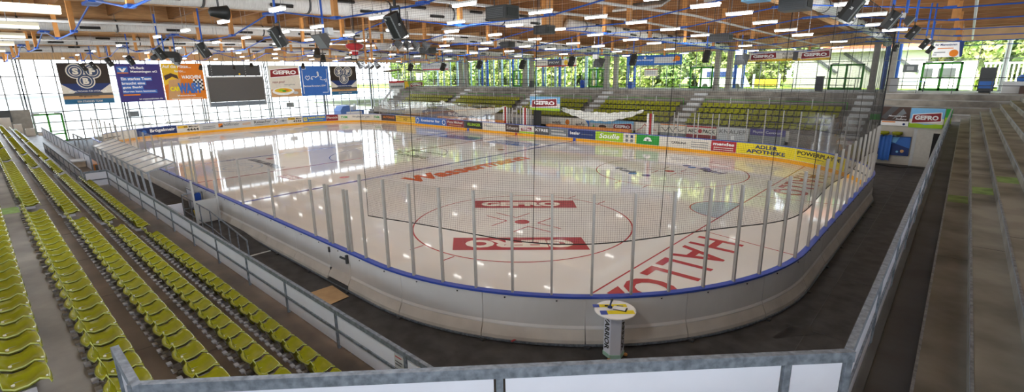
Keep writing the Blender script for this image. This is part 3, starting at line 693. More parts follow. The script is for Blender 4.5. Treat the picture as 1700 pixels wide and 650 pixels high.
# ================================================================== SEATS
def seat_shell():
    prof = [(.235, -.06), (.225, -.012), (.2, .0), (.14, -.03), (.05, -.075), (-.05, -.08), (-.125, -.035), (-.165, .07), (-.19, .16), (-.205, .235), (-.222, .26), (-.245, .245)]
    nu = 8
    def F(i, j):
        u = -1 + 2 * i / nu; y, z = prof[j]
        rise = .082 * abs(u) ** 2.3 * (1 if 2 < j < 10 else .35)
        wv = .215 - (.02 if j in (4, 5, 6) else 0) - (.025 if j > 8 else 0)
        fwd = -.02 * abs(u) ** 3 if j < 3 else (.035 * abs(u) ** 2 if j > 6 else 0)
        return (u * wv, y + fwd, z + rise - (.03 * abs(u) ** 3 if j > 8 else 0))
    mb = MB().grid(F, nu, len(prof) - 1)
    n0 = len(mb.v); fs = list(mb.f)
    mb.v += [(x, y - (.006 if z > .03 else 0), z - .018) for x, y, z in mb.v[:n0]]
    mb.f += [tuple(i + n0 for i in reversed(f)) for f in fs]
    w = nu + 1; nv = len(prof) - 1
    rim = [i for i in range(w)] + [j * w + nu for j in range(1, nv + 1)] + [nv * w + i for i in range(nu - 1, -1, -1)] + [j * w for j in range(nv - 1, 0, -1)]
    mb.rim0 = len(mb.f)
    for a, b in zip(rim, rim[1:] + rim[:1]): mb.f.append((b, a, a + n0, b + n0))
    return mb
def bracket(sx_):
    return MB().box(sx_ * .13 - .035, -.26, -.13, sx_ * .13 + .035, .1, -.06).box(sx_ * .13 - .05, -.27, -.2, sx_ * .13 + .05, -.21, .0)
seat0 = thing('stadium_seat', 'seat', 'seat', (0, 0, 0)); LABELS.clear()
sh_ = seat_shell(); po = part('shell', sh_, 'seat', seat0, smooth=True); po.data.materials.append(M['seatrim_highlight'])
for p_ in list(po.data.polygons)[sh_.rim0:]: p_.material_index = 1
part('bracket', bracket(-1), 'brk', seat0); part('bracket', bracket(1), 'brk', seat0)
part('bolt', MB().lathe([(.016, -.05), (.016, -.034)], 8, (0.0, -.06, 0)), 'white', seat0)
first = True; rest_near = MB(); rest_far = MB()
SH = seat_shell()
def add_copy(mb, loc, rz, bare=True):
    c, s = math.cos(rz), math.sin(rz); mb.add([(loc[0] + x * c - y * s, loc[1] + x * s + y * c, loc[2] + z) for x, y, z in SH.v], SH.f)
    m2 = MB().box(-.2, -.26, -.14, .2, .05, -.06); mb2 = brk_rest if mb is rest_near else brk_far
    mb2.add([(loc[0] + x * c - y * s, loc[1] + x * s + y * c, loc[2] + z) for x, y, z in m2.v], m2.f)
brk_rest = MB(); brk_far = MB()
ROWW = {1: 'front row along railing', 2: 'second row up from railing', 3: 'third row up from railing', 4: 'fourth row up from railing', 5: 'fifth row up from railing'}
for k in range(1, 6):
    y = -(3.44 + .8 * (k - 1) + .225); z = ZT(k + 1) + .025
    ph = {4: -4.71, 5: -3.82}.get(k, -4.25)
    xs = []; x = ph + .5 * 4
    while x > -59: xs.append(x); x -= .5
    xs = [x for x in xs if x < (-3.6 if k == 5 else -2.6 if k == 4 else -1.9) and not (-16.15 < x < -15.2) and not (-28.1 < x < -27.1) and not (-34.0 < x < -33.2) and not (-46 < x < -45)]
    if k == 1: xs = [x for x in xs if x > -27]
    a_blk = [x for x in xs if x > -15.6]; b_blk = [x for x in xs if -27.6 < x < -15.6]; c_blk = [x for x in xs if -33.6 < x < -27.6]; d_blk = [x for x in xs if x < -33.6]
    lim = 300
    for blk, ref in ((a_blk, 'near side of first aisle'), (b_blk, 'far side of first aisle'), (c_blk, 'far side of second aisle')):
        if blk is a_blk: blk = sorted(blk)       # count from the aisle towards the viewer
        for i, x in enumerate(blk):
            lab = 'yellow-green seat %s on %s, %s' % (nth(i + 1), ref, ROWW[k])
            if first: o = seat0; first = False; o.location = (x, y, z); o.rotation_euler = (0, 0, 0); WL[o.name] = Vector((x, y, z)); o['label'] = lab; o['group'] = 'yellow-green seats of the left stand'
            else: o = copy_tree(seat0, (x, y, z), 0, lab, 'yellow-green seats of the left stand')
            o['label'] = lab
    for x in d_blk: add_copy(rest_near, (x, y, z), 0)
# seats face the ice: local +y is the front on the left stand
o = solo('stadium_seats', rest_near, 'seat', 'distant yellow-green seat rows at the far end of the left stand', 'seats', kind='stuff', smooth=True)
b_ = part('brackets', brk_rest, 'brk', o)
for k in range(2, 6):
    y = WD + 3.44 + .8 * (k - 1) + .225; z = ZT(k + 1) + .025; x = -3.9 - (0 if k > 3 else .3)
    while x > -57:
        if not any(abs(x - q) < .85 for q in (-15.2, -25.2, -34.6, -47.0)): add_copy(rest_far, (x, y, z), PI)
        x -= .5
o = solo('stadium_seats', rest_far, 'seatfar', 'rows of yellow-green seats in the far stand below the windows', 'seats', kind='stuff', smooth=True)
part('brackets', brk_far, 'black', o)

# ================================================================== RAILINGS
def railing(name, label, pts, ztop, zbase, spacing=2.25, mid=True, w=.09, stops=None, cw=.064):
    t = thing(name, label, 'railing', (pts[0][0], pts[0][1], zbase))
    seg = 0
    for a, b in zip(pts, pts[1:]):
        a = Vector((*a, 0)); b = Vector((*b, 0)); L = (b - a).length; d = (b - a) / L
        dz = .004 * seg; seg += 1
        part('top_rail', MB().bar(a + d * -w / 2 + Vector((0, 0, ztop - w / 2 - dz)), b + d * w / 2 + Vector((0, 0, ztop - w / 2 - dz)), cw - .002 * (seg - 1), w), 'galv', t)
        n = max(1, round(L / spacing)); st = [L * i / n for i in range(n + 1)]
        if stops and L > 3: st = stops; n = len(st) - 1
        zm = zbase + (ztop - zbase) * .46
        if mid: part('mid_rail', MB().bar(a + Vector((0, 0, zm)), b + Vector((0, 0, zm)), .05, .05), 'galv', t)
        for i in range(n + 1):
            p = a + d * st[i]
            part('post', MB().bar(p + Vector((0, 0, zbase)), p + Vector((0, 0, ztop - w)), .056, .06, d), 'galv', t)
        for i in range(n):
            p = a + d * (st[i] + .05); q = a + d * (st[i + 1] - .05)
            if mid:
                part('infill_panel', MB().bar(p + Vector((0, 0, (zm + .03 + ztop - w) / 2)), q + Vector((0, 0, (zm + .03 + ztop - w) / 2)), .014, ztop - w - zm - .035), 'panelw', t)
                part('infill_panel', MB().bar(p + Vector((0, 0, (zbase + .08 + zm - .03) / 2)), q + Vector((0, 0, (zbase + .08 + zm - .03) / 2)), .014, zm - .03 - zbase - .08), 'panelw', t)
            else:
                part('infill_panel', MB().bar(p + Vector((0, 0, (zbase + .08 + ztop - w - .01) / 2)), q + Vector((0, 0, (zbase + .08 + ztop - w - .01) / 2)), .014, ztop - w - .01 - zbase - .08), 'panelw', t)
    return t
rl = railing('railing', 'galvanised railing with white panels in front of the left seat rows', [(-27.3, -3.65), (-27.3, -2.78), (1.4, -2.78)], 1.8, ZT(1), 2.2)
F = plane_map((-4.05, -2.788, 1.35), (-1, 0, 0), (0, 0, 1))
F = plane_map((-3.55, -2.80, 1.4), (1, 0, 0), (0, 0, 1)); paint(rl, lambda u, v, d=0: (-3.3 + u, -2.79 - .012 - d, 1.42 + v), [('r', 0, 0, .26, .26, 'lgrey'), ('r', .03, .2, .2, .22, 'red'), ('r', .03, .12, .22, .14, 'dgrey'), ('r', .03, .07, .2, .09, 'dgrey')])
railing('railing', 'shorter railing with pale panels beyond the jog behind the team bench', [(-27.75, -3.7), (-44.0, -3.7)], 1.85, ZT(1), 2.0)
railing('railing', 'far railing stretch with pale panels running to the end windows', [(-33.5, -2.6), (-59.5, -2.6)], 1.85, .1, 2.2)
railing('railing', 'big galvanised railing with white panels across the bottom foreground corner', [(-2.55, -6.2), (-1.76, -6.2), (2.485, -1.86)], 3.62, ZP, 2.55, w=.1, mid=False, stops=[0, 2.98, 5.52, 6.08])
railing('railing', 'long galvanised railing with white panels beside the standing steps', [(2.485, -1.78), (2.485, 33.75)], 3.62, ZP, 2.2, w=.1)
# ================================================================== WALKWAY THINGS
# pedestal table
LX, LY = -2.0, 1.93
t = thing('pedestal_table', 'white round table on a pierced hexagonal pedestal beside the boards', 'table', (LX, LY, FZ))
hexa = lambda r, a0=0.0: [(LX + r * math.cos(a0 + PI / 3 * i), LY + r * math.sin(a0 + PI / 3 * i)) for i in range(6)]
A0 = math.radians(-80)
hx = hexa(.225, A0)
part('column', MB().prism(hx, FZ + .1, 1.0), 'panelw', t)
part('base', MB().prism(hexa(.24, A0), FZ + .05, FZ + .14), pmat('base_mint', sr(168, 206, 190), .5), t)
for i in range(6):
    a = A0 + PI / 3 * i
    if i % 2 == 0: part('foot', MB().lathe([(.0, 0), (.035, .01), (.05, .035), (.035, .065), (.0, .075)], 10, (LX + .27 * math.cos(a), LY + .27 * math.sin(a), FZ)).bar((LX + .12 * math.cos(a), LY + .12 * math.sin(a), FZ + .05), (LX + .27 * math.cos(a), LY + .27 * math.sin(a), FZ + .04), .04, .04), 'post', t)
for i in (5, 1):
    a = Vector((*hx[i % 6], 0)); b = Vector((*hx[(i + 1) % 6], 0)); R = (b - a).normalized()
    Fr = lambda u, v, d=0, a=a, R=R: tuple(a + R * v + Vector((0, 0, 1.02 - u)) + R.cross(Vector((0, 0, 1))) * d)
    paint(t, Fr, [('t', 'WARRIOR', .0, .03, .9, .185, 'blk', .03, -.1)], .004)
top = part('table_top', MB().lathe([(.43, 1.0), (.447, 1.01), (.447, 1.03), (.43, 1.04)], 40, (LX, LY, 0)), 'white', t, smooth=False)
cs = Vector((math.cos(math.radians(42)), math.sin(math.radians(42)), 0)); cn = Vector((-cs.y, cs.x, 0))
Tm = lambda u, v, d=0: tuple(Vector((LX, LY, 1.041 + d)) + cs * u + cn * v)
paint(t, Tm, [('r', -.32, .09, .28, .23, 'yel'), ('r', -.46, .09, -.32, .23, 'capblue'), ('r', -.2, -.23, .38, -.07, 'yel'), ('r', -.35, -.25, -.2, -.07, 'capblue')], .001, .0008)
P = lambda u, v, z: tuple(Vector((LX, LY, z)) + cs * u + cn * v)
t = thing('clipboard', 'clipboard with a white sheet lying on the round table', 'clipboard', P(.12, .0, 1.045))
part('board', MB().bar(P(-.02, .05, 1.049), P(.24, -.07, 1.049), .17, .008), 'black', t)
part('paper_sheet', MB().bar(P(-.03, .065, 1.056), P(.215, -.045, 1.056), .155, .003), 'white', t)
t = thing('microphone', 'dark blue hand microphone standing on a foot on the round table', 'microphone', P(-.1, .07, 1.045))
c = P(-.1, .07, 0)
part('foot', MB().lathe([(.0, 1.044), (.055, 1.046), (.045, 1.075), (.015, 1.09)], 14, (c[0], c[1], 0)), 'navy', t)
part('handle', MB().tube((c[0], c[1], 1.08), (c[0] + .02, c[1] + .02, 1.2), .016, 10, .02), 'navy', t)
part('head', MB().lathe([(.0, 1.19), (.026, 1.2), (.033, 1.225), (.026, 1.25), (.0, 1.26)], 12, (c[0] + .025, c[1] + .025, 0)), 'greyd', t, smooth=True)
solo('pen', MB().tube(P(.06, .14, 1.052), P(.2, .12, 1.052), .007, 6), 'capblue', 'blue pen lying near the rim of the round table', 'pen')
solo('clip', MB().bar(P(-.2, .15, 1.052), P(-.12, .14, 1.052), .03, .014), 'black', 'small black clip on the yellow tape of the round table', 'clip')
# cardboard sheet by the gate
m = MB().add([(-10.35, -1.25, FZ + .006), (-9.15, -1.35, FZ + .006), (-9.2, -.42, FZ + .03), (-10.3, -.35, FZ + .02), (-10.35, -1.25, FZ + .012), (-9.15, -1.35, FZ + .012), (-9.2, -.42, FZ + .036), (-10.3, -.35, FZ + .026)],
             [(0, 3, 2, 1), (4, 5, 6, 7), (0, 1, 5, 4), (1, 2, 6, 5), (2, 3, 7, 6), (3, 0, 4, 7)])
solo('cardboard_sheet', m, 'cardb', 'flat brown cardboard sheet on the floor in front of the gate', 'cardboard')
m = MB(); pts = [(1.05 + .45 * math.cos(a) * (1 + .3 * math.sin(3 * a)), 5.6 + .9 * math.sin(a) * (1 + .25 * math.cos(4 * a))) for a in [2 * PI * i / 30 for i in range(30)]]
wet = bpy.data.materials.new('wet'); wet.use_nodes = True; wet.node_tree.nodes['Principled BSDF'].inputs['Base Color'].default_value = (.012, .012, .012, 1); wet.node_tree.nodes['Principled BSDF'].inputs['Roughness'].default_value = .3
solo('water_stain', MB().add([(.75 + (x - 1.05) * .5 + (y - 5.6) * .25, y * .55 + 2.6, FZ + .005) for x, y in pts], [tuple(range(30))]), wet, 'dark wet patch on the rubber floor near the right railing', 'stain')
# ramp handrail
t = thing('handrail', 'grey tubular handrail along the ramp beside the left walkway', 'handrail', (-17, -1.4, 0))
A = [(-21.9, -1.15, 1.05), (-18.0, -1.2, 1.05), (-13.6, -1.45, .9)]
part('top_rail', MB().path(A + [(-13.6, -1.45, FZ)], .026), 'galv', t)
part('cross_rail', MB().path([(-21.9, -1.15, 1.05), (-21.9, -.35, 1.05), (-21.9, -.35, .12)], .026).path([(-21.9, -1.15, .4), (-21.9, -.35, .4)], .02), 'galv', t)
for x, y, zt, zb_ in ((-21.9, -1.15, 1.05, .12), (-20.6, -1.17, 1.05, .12), (-19.3, -1.19, 1.05, .12), (-18.0, -1.2, 1.05, .12), (-16.8, -1.27, 1.0, 0), (-15.6, -1.34, .97, -.05), (-14.6, -1.4, .93, FZ)):
    part('baluster', MB().tube((x, y, zb_), (x, y, zt), .022, 8), 'galv', t)
part('lower_rail', MB().path([(-21.9, -1.15, .35), (-18.0, -1.2, .35), (-13.6, -1.45, .25)], .018), 'galv', t)
# team bench shelter
t = thing('team_bench_shelter', 'long team bench shelter with a striped translucent sloping roof behind the left boards', 'shelter', (-26, -1.6, .12))
n = 10; XA, XZ = -33.0, -20.6; dx = (XZ - XA) / n
for i in range(n):
    xa = XA + dx * i
    part('roof_sheet', MB().add([(xa + .05, -2.45, 2.42), (xa + dx - .05, -2.45, 2.42), (xa + dx - .05, -1.45, 2.68), (xa + .05, -1.45, 2.68)], [(0, 1, 2, 3)]), 'poly', t)
for i in range(n + 1):
    xa = XA + dx * i
    part('roof_rib', MB().bar((xa, -2.47, 2.42), (xa, -1.43, 2.69), .05, .05), 'steel', t)
    part('post', MB().bar((xa, -2.3, .12), (xa, -2.42, 2.42), .07, .07, (1, 0, 0)), 'steel', t)
part('edge_rail', MB().bar((XA, -2.45, 2.4), (XZ, -2.45, 2.4), .06, .06).bar((XA, -1.45, 2.66), (XZ, -1.45, 2.66), .05, .05), 'steel', t)
part('rear_panel', MB().box(XA, -2.36, .15, XZ, -2.34, .95), 'grey', t)
part('bench_seat', MB().box(XA, -2.3, .5, XZ - .3, -1.9, .56).box(XA, -2.3, .12, XZ - .3, -2.2, .5), 'ledge', t)
part('side_panel', MB().box(XZ + .1, -2.35, .12, XZ + .14, -1.5, 1.0), 'panelw', t)
part('front_panel', MB().box(XZ + .9, -1.25, .2, XZ + .95, -.45, 1.15).box(XZ + .88, -1.28, .15, XZ + .97, -1.22, 2.0).box(XZ + .88, -.45, .15, XZ + .97, -.39, 1.9), 'lgrey', t)
solo('bucket', MB().lathe([(.13, .12), (.17, .42), (.15, .42), (.12, .16)], 16, (-21.2, -.8, 0)), 'bucket', 'yellow bucket on the floor beside the team bench', 'bucket', smooth=True)
t = thing('gate_leaf', 'white gate leaf standing open inside the boards beside the ramp handrail', 'gate', (-22.6, -.6, .12))
part('panel', MB().box(-23.2, -.62, .2, -22.2, -.56, 1.05), 'panelw', t); part('frame', MB().box(-23.25, -.63, .14, -23.2, -.55, 1.1).box(-22.2, -.63, .14, -22.15, -.55, 1.1).box(-23.2, -.63, 1.05, -22.2, -.55, 1.1), 'steel', t)
solo('mat_roll', MB().box(-21.98, -.66, .12, -21.86, -.42, 1.0).box(-22.0, -.6, 1.0, -21.84, -.48, 1.04), 'barrel', 'blue upright pad against the white boards beside the handrail', 'pad')
t = thing('equipment_box', 'beige box cabinet standing behind the team bench', 'cabinet', (-37.0, -2.9, .12))
part('body', MB().box(-36.3, -3.2, .12, -35.3, -2.65, 1.3), pmat('box_beige', sr(186, 170, 148), .6), t); part('lid', MB().box(-36.35, -3.25, 1.3, -35.25, -2.6, 1.36), 'lgrey', t)
t = thing('penalty_bench_box', 'grey framed second bench enclosure farther along the left boards', 'shelter', (-42, -1.6, .12))
for x in (-45.0, -43.0, -41.0, -39.0): part('post', MB().box(x - .04, -2.0, .12, x + .04, -1.92, 2.2), 'steel', t)
part('top_rail', MB().box(-45, -2.0, 2.15, -39, -1.92, 2.22), 'steel', t); part('rear_panel', MB().box(-45, -1.97, .2, -39, -1.95, 1.2), 'grey', t); part('bench_seat', MB().box(-45, -1.9, .5, -39.2, -1.55, .56).box(-45, -1.9, .12, -39.2, -1.8, .5), 'ledge', t)
# grey end boxes of the terrace
for i, (ya, yb, zt, lab) in enumerate(((-5.7, -4.4, 2.75, 'nearest the left frame edge'), (-4.3, -3.75, 2.1, 'second from the left'), (-3.6, -2.95, 1.65, 'third from the left'), (-2.8, -2.0, 1.2, 'rightmost, by the green door'))):
    j = {0: 4, 1: 2, 2: 1, 3: 0}[i]
    solo('end_panel', MB().box(-61.4, ya, -.3, -61.2, yb, zt), pmat('panel_beige%d' % i, sr(206, 200, 190), .6, var=.04), 'pale end panel at the far end of the left terrace, ' + lab, 'panel')
solo('electrical_cabinet', MB().box(-63.5, -5.6, 2.2, -63.2, -4.2, 3.3), 'greyd', 'dark grey cabinet on the wall at the far left end', 'cabinet')
struct('wall_end_left', MB().box(-64.6, -4.6, -.3, -64.4, -2.8, 3.25), 'colc', 'grey wall piece left of the green framed door')

# ================================================================== END WALL BANNERS
def wallsign(name, label, y, z, w, h, base, items, cat='banner'):
    return sign('hanging_' + name, label, cat, (-64.0, y, z), (0, 1, 0), (0, 0, 1), w, h, base, items, .06)
def sfb(w, h, full):
    it = [('r', 0, h * .1, w, h * .5, 'navy'), ('r', 0, h * .1, w, h * .24, 'tan'), ('r', 0, h * .2, w, h * .27, 'dgrey'), ('r', 0, 0, w, h * .12, 'tealb'),
          ('p', [(0, h * .5), (w * .26, h * .3), (w * .2, h * .26), (0, h * .26)], 'cream2'), ('p', [(w, h * .5), (w * .74, h * .3), (w * .8, h * .26), (w, h * .26)], 'cream2')]
    cs_ = ((w * .33, h * .8), (w * .66, h * .8), (w * .5, h * .56))
    for k, (m_, r) in enumerate((('cream2', .185), ('slate', .16), ('cream2', .125), ('slate', .108))):
        for cx, cy in cs_: it.append(('c', cx, cy, h * r, m_))
    for ch, (cx, cy) in zip('SFB', cs_): it.append(('t', ch, cx - h * .06, cy - h * .08, cx + h * .06, cy + h * .08, 'cream2', .06))
    it += [('t', 'SPEZIALTECHNIK FÜR HYDRAULIK', w * .12, h * .29, w * .88, h * .34, 'white', .01), ('t', 'sfb-group.com', w * .3, h * .16, w * .7, h * .21, 'dbrown', .01), ('t', 'EIN STARKES TEAM', w * .25, h * .035, w * .75, h * .085, 'cream2', .01)]
    return it
wallsign('banner', 'dark square banner with three lettered circles, leftmost on the end windows', -.15, 3.6, 4.0, 4.05, 'umber', sfb(4.0, 4.05, 1))
wallsign('banner', 'dark square banner with three lettered circles, rightmost on the end windows', 28.55, 3.4, 4.1, 4.0, 'umber', sfb(4.1, 4.0, 1))
wallsign('banner', 'purple bank banner with white slogan on blue bars', 4.4, 3.6, 4.0, 4.0, 'purple', [('r', .15, 3.1, 1.1, 3.7, 'blue'), ('r', .15, 3.0, 1.1, 3.1, 'orange'), ('p', [(.25, 3.55), (.5, 3.55), (.62, 3.35), (.74, 3.55), (1.0, 3.55), (.7, 3.15), (.55, 3.15)], 'white'),
    ('t', 'VR-Bank', 1.3, 3.42, 2.6, 3.7, 'white', .03), ('t', 'Memmingen eG', 1.3, 3.0, 3.7, 3.3, 'white', .03), ('r', .3, 2.2, 3.1, 2.62, 'blue'), ('r', .3, 1.75, 2.5, 2.15, 'blue'), ('r', .3, 1.3, 2.2, 1.7, 'blue'), ('r', .3, .88, 3.4, 1.24, 'blue'),
    ('t', 'Ein starkes Team', .36, 2.28, 3.02, 2.58, 'white', .03), ('t', 'braucht eine', .36, 1.82, 2.4, 2.1, 'white', .03), ('t', 'gute Bank!', .36, 1.36, 2.1, 1.66, 'white', .03), ('t', 'Morgen kann kommen.', .36, .94, 3.3, 1.2, 'white', .02), ('r', .3, .66, 1.8, .8, 'orange'), ('t', 'vr-memmingen.de', 1.6, .12, 3.8, .36, 'white', .02)])
wallsign('banner', 'orange car wash banner with chequered flag', 8.55, 3.6, 4.1, 4.05, 'orange', [('p', [(0, 1.6), (1.5, 2.3), (1.6, 4.05), (0, 4.05)], 'amber'), ('p', [(.2, .1), (1.3, .1), (1.7, 2.4), (.5, 2.2)], 'tan'), ('p', [(.2, 2.2), (.9, 2.6), (1.5, 2.3), (1.4, 2.75), (.8, 3.0), (.1, 2.7)], 'dbrown'),
    ('t', 'Auf die Plätze...', .1, 3.55, 2.9, 3.9, 'white', .02), ('t', 'fertig...', 1.2, 3.0, 2.3, 3.35, 'white', .02), ('t', 'WASCHEN!', 1.8, 2.35, 3.8, 2.75, 'white', .04), ('r', 2.9, 1.0, 3.9, 2.3, 'white')] +
    [('r', 2.9 + .2 * i, 1.0 + .217 * j, 3.1 + .2 * i, 1.217 + .217 * j, 'blk') for i in range(5) for j in range(6) if (i + j) % 2 == 0] +
    [('t', 'CAR', .5, 1.0, 1.5, 1.5, 'yel', .06), ('t', 'WASH', 1.3, .7, 3.5, 1.9, 'blue', .06), ('t', 'Memmingen', 1.1, .32, 2.9, .6, 'white', .02), ('r', .5, .12, 3.6, .2, 'cream2')])
wallsign('banner', 'white banner with red food brand ribbon above a soup bowl', 20.15, 3.42, 4.02, 4.05, 'cream2', [('r', 0, 0, 4.02, 1.0, 'tan')] + gefro(.15, 2.55, 3.9, 3.75) + [('t', 'suppe genial!', .3, 1.75, 1.9, 2.1, 'maroon', .01, .2), ('t', 'www.gefro.de', 1.8, 1.45, 3.2, 1.68, 'mgrey', .01), ('p', circ(1.6, .75, 1.45, 24, .5), 'white'), ('p', circ(1.6, .85, 1.15, 24, .3), 'amber'), ('p', circ(1.3, .9, .35, 12, .14), 'lime'), ('p', circ(2.0, .86, .3, 12, .12), 'orange'), ('p', circ(1.7, .76, .3, 12, .1), 'green'), ('p', circ(3.2, .5, .35, 12, .2), 'lgrey')])
wallsign('banner', 'blue banner with white line drawing and slogan', 24.22, 3.42, 4.1, 4.0, 'blue', [('l', [(.3, 3.4), (.3, .3)], .08, 'white'), ('l', [(3.8, 3.6), (3.8, .4), (3.0, .4)], .06, 'white'), ('t', 'LEW', .3, 3.5, .9, 3.8, 'white'), ('l', [(1.0, 2.1), (.65, 2.45), (.85, 2.7), (1.0, 2.5), (1.2, 2.7), (1.35, 2.45), (1.0, 2.1)], .07, 'white'), ('l', [(1.4, 2.3), (1.7, 2.2), (1.5, 2.5), (1.9, 2.6), (2.2, 2.45)], .07, 'white'), ('l', [(2.1, 2.45), (2.5, 2.65), (2.4, 3.2), (2.55, 3.2), (2.6, 2.6)], .09, 'white'), ('l', [(2.7, 2.5), (3.0, 2.5), (2.8, 2.2), (3.2, 2.1), (3.7, 2.25), (3.6, 1.8), (3.4, 2.2)], .07, 'white'), ('t', 'Regional Engagiert. LEW', .35, 1.15, 3.5, 1.45, 'white', .02)])
t = thing('hanging_scoreboard', 'large dark scoreboard hung on the end windows between the banners', 'scoreboard', (-64.0, 16.1, 2.6))
part('upper_display', MB().box(-64.15, 13.2, 6.2, -63.95, 19.1, 7.55), 'greyd', t); part('lower_display', MB().box(-64.15, 12.95, 3.15, -63.95, 19.3, 6.03), pmat('display_grey', sr(92, 90, 88), .5, var=.06, scale=30), t)
part('base_strip', MB().box(-64.12, 12.93, 2.58, -63.97, 19.33, 3.12), pmat('strip_grey', sr(120, 130, 140), .4), t)
part('frame', MB().box(-64.2, 12.9, 6.03, -64.0, 19.4, 6.18).box(-64.2, 12.8, 2.55, -64.0, 12.94, 7.6).box(-64.2, 19.33, 2.55, -64.0, 19.45, 7.6), 'lgrey', t)
Fs = plane_map((-63.95, 13.2, 6.2), (0, 1, 0), (0, 0, 1)); paint(t, Fs, [('c', 3.4, .22, .11, 'amber')] + [('r', x, .2 + .28 * k, x + .06, .3 + .28 * k, 'lgrey') for x in (.3, 4.1) for k in range(4)])
m = MB()
for y in (13.5, 15, 16.5, 18, 19): m.tube((-64.05, y, 7.5), (-64.05, y, 9.6), .02, 6)
part('hanger', m, 'greyd', t)
# ================================================================== FAR STAND
# advert boards on the railing in front of the far stand
def farsign(label, x0, x1, z0, z1, base, items, y=32.5, name='railing_advert_board', cat='advert'):
    return sign(name, label, cat, (x0, y, z0), (1, 0, 0), (0, 0, 1), x1 - x0, z1 - z0, base, items(x1 - x0, z1 - z0) if items else [], .04)
farsign('long dark advert board with white name behind the far team bench', -48.5, -36.2, .85, 1.75, 'navy', lambda w, h: [t_('Brögelmeir', w * .42, .25, w * .75, .75, 'white', .03), t_('BG', w * .05, .3, w * .1, .7, 'lgrey'), ('r', w * .8, .3, w * .93, .5, 'mgrey')])
farsign('white advert board with red and grey letters, leftmost of the pale far boards', -27.7, -25.0, .8, 1.75, 'cream2', lambda w, h: [t_('wkfk', .3, .3, w * .55, .65, 'dbrown', .01, .2), ('c', w * .82, .55, .26, 'orange')])
farsign('white advert board with flowing script and blue corner', -24.9, -22.95, .8, 1.75, 'cream2', lambda w, h: [t_('wefm', .4, .2, w * .75, .65, 'dbrown', .01, .2), ('p', [(w, h), (w - .5, h), (w - .15, h * .5), (w - .1, 0), (w, 0)], 'blue')])
farsign('pale advert board with a bowl picture left of the red ribbon board', -22.9, -20.55, .75, 1.75, 'lgrey', lambda w, h: [('r', 0, h * .7, w, h, 'skyb'), ('p', circ(w * .6, .35, .6, 16, .25), 'cream2'), ('p', circ(w * .6, .42, .42, 16, .16), 'dbrown'), ('p', [(.2, 0), (.7, 0), (.45, .6)], 'green')])
farsign('pale blue advert board with red brand ribbon behind the boards', -20.5, -18.3, .75, 1.8, 'lgrey', lambda w, h: [('r', 0, h * .72, w, h, 'skyb'), ('r', 0, 0, w, .14, 'lime')] + gefro(.15, .22, w - .2, .82))
farsign('white advert board with a red peak outline right of the ribbon board', -18.15, -16.0, .75, 1.75, 'cream2', lambda w, h: [('l', [(.2, .3), (.6, .5), (.9, .9), (1.3, .5), (2.0, .4)], .05, 'red')])
farsign('white advert board with a black mountain outline', -15.8, -13.6, .75, 1.75, 'cream2', lambda w, h: [('l', [(.1, .75), (.5, .4), (.8, .8), (1.1, .4), (1.4, .8), (1.7, .45), (2.1, .6)], .05, 'blk'), ('r', 0, .93, w, 1.0, 'orange'), ('r', 0, 0, w, .3, 'mgrey')])
farsign('white and red advert board with black capitals and red hexagon', -13.5, -11.1, .75, 1.75, 'cream2', lambda w, h: [('r', 0, 0, w, .32, 'maroon'), ('r', 0, .88, w, 1.0, 'red'), t_('ABC', .15, .45, .85, .75, 'blk', .02), ('c', 1.12, .6, .17, 'red'), t_('PACK', 1.35, .45, 2.3, .75, 'blk', .02)])
farsign('grey advert board with thin spaced capitals', -11.0, -8.7, .75, 1.78, 'lgrey', lambda w, h: [t_('KNAUER', .15, .55, w - .15, .85, 'dgrey', -.005), ('r', w * .45, .1, w * .56, .4, 'white')])
farsign('purple topped grey advert board at the right end of the far row', -8.6, -6.2, .75, 1.8, 'mgrey', lambda w, h: [('r', 0, h * .55, w, h, 'purple'), t_('Physio Centrum', .2, .68, w - .2, .92, 'lgrey', .01)])
struct('baseboard_far', MB().box(-60, 32.62, FZ, -6, 32.7, 1.75), 'concwall', 'low parapet in front of the far stand')
# team bench ledges behind the far boards
for xa, xb, lab in ((-42.8, -31.95, 'long orange wooden ledge behind the far boards, left of the penalty box'), (-26.4, -17.5, 'orange wooden ledge behind the far boards below the brand board')):
    solo('bench_ledge', MB().box(xa, 30.3, 1.0, xb, 30.75, 1.3).box(xa, 30.3, .0, xb, 30.36, 1.0), 'ledge', lab, 'ledge')
# draped white sheets over the far benches
def drape(label, x0, x1, z0, z1, sag, w):
    mb = MB(); n = 40
    def F(i, j):
        t = i / n; x = x0 + (x1 - x0) * t
        zt = z0 + (z1 - z0) * t - sag * 4 * t * (1 - t) * (.75 + .08 * math.sin(t * 23)); d = w * (.25 + 1.5 * t * (1 - t) * 2) * .8
        k = j / 8
        return (x, 31.2 + .18 * math.sin(j * 2.1 + t * 40) * (1 if 0 < j < 8 else .3) - .3 * k, zt - d * k + .04 * math.sin(t * 60 + j))
    solo('draped_sheet', mb.grid(F, n, 8), 'tarp', label, 'tarp', smooth=True)
drape('crumpled white sheet slung over the left far team bench', -43.0, -32.4, 3.05, 2.75, .7, 1.1)
drape('crumpled white sheet slung over the right far team bench', -25.1, -16.7, 2.85, 2.95, .45, .95)
m = MB(); n = 14
solo('draped_sheet', MB().grid(lambda i, j: (-50.5 + 4.5 * i / n, 31.3 + .1 * math.sin(i * 1.7 + j), 2.2 + .35 * i / n - .18 * j + .05 * math.sin(i)), n, 4), 'tarp', 'small white sheet at the left end of the far bench', 'tarp', smooth=True)
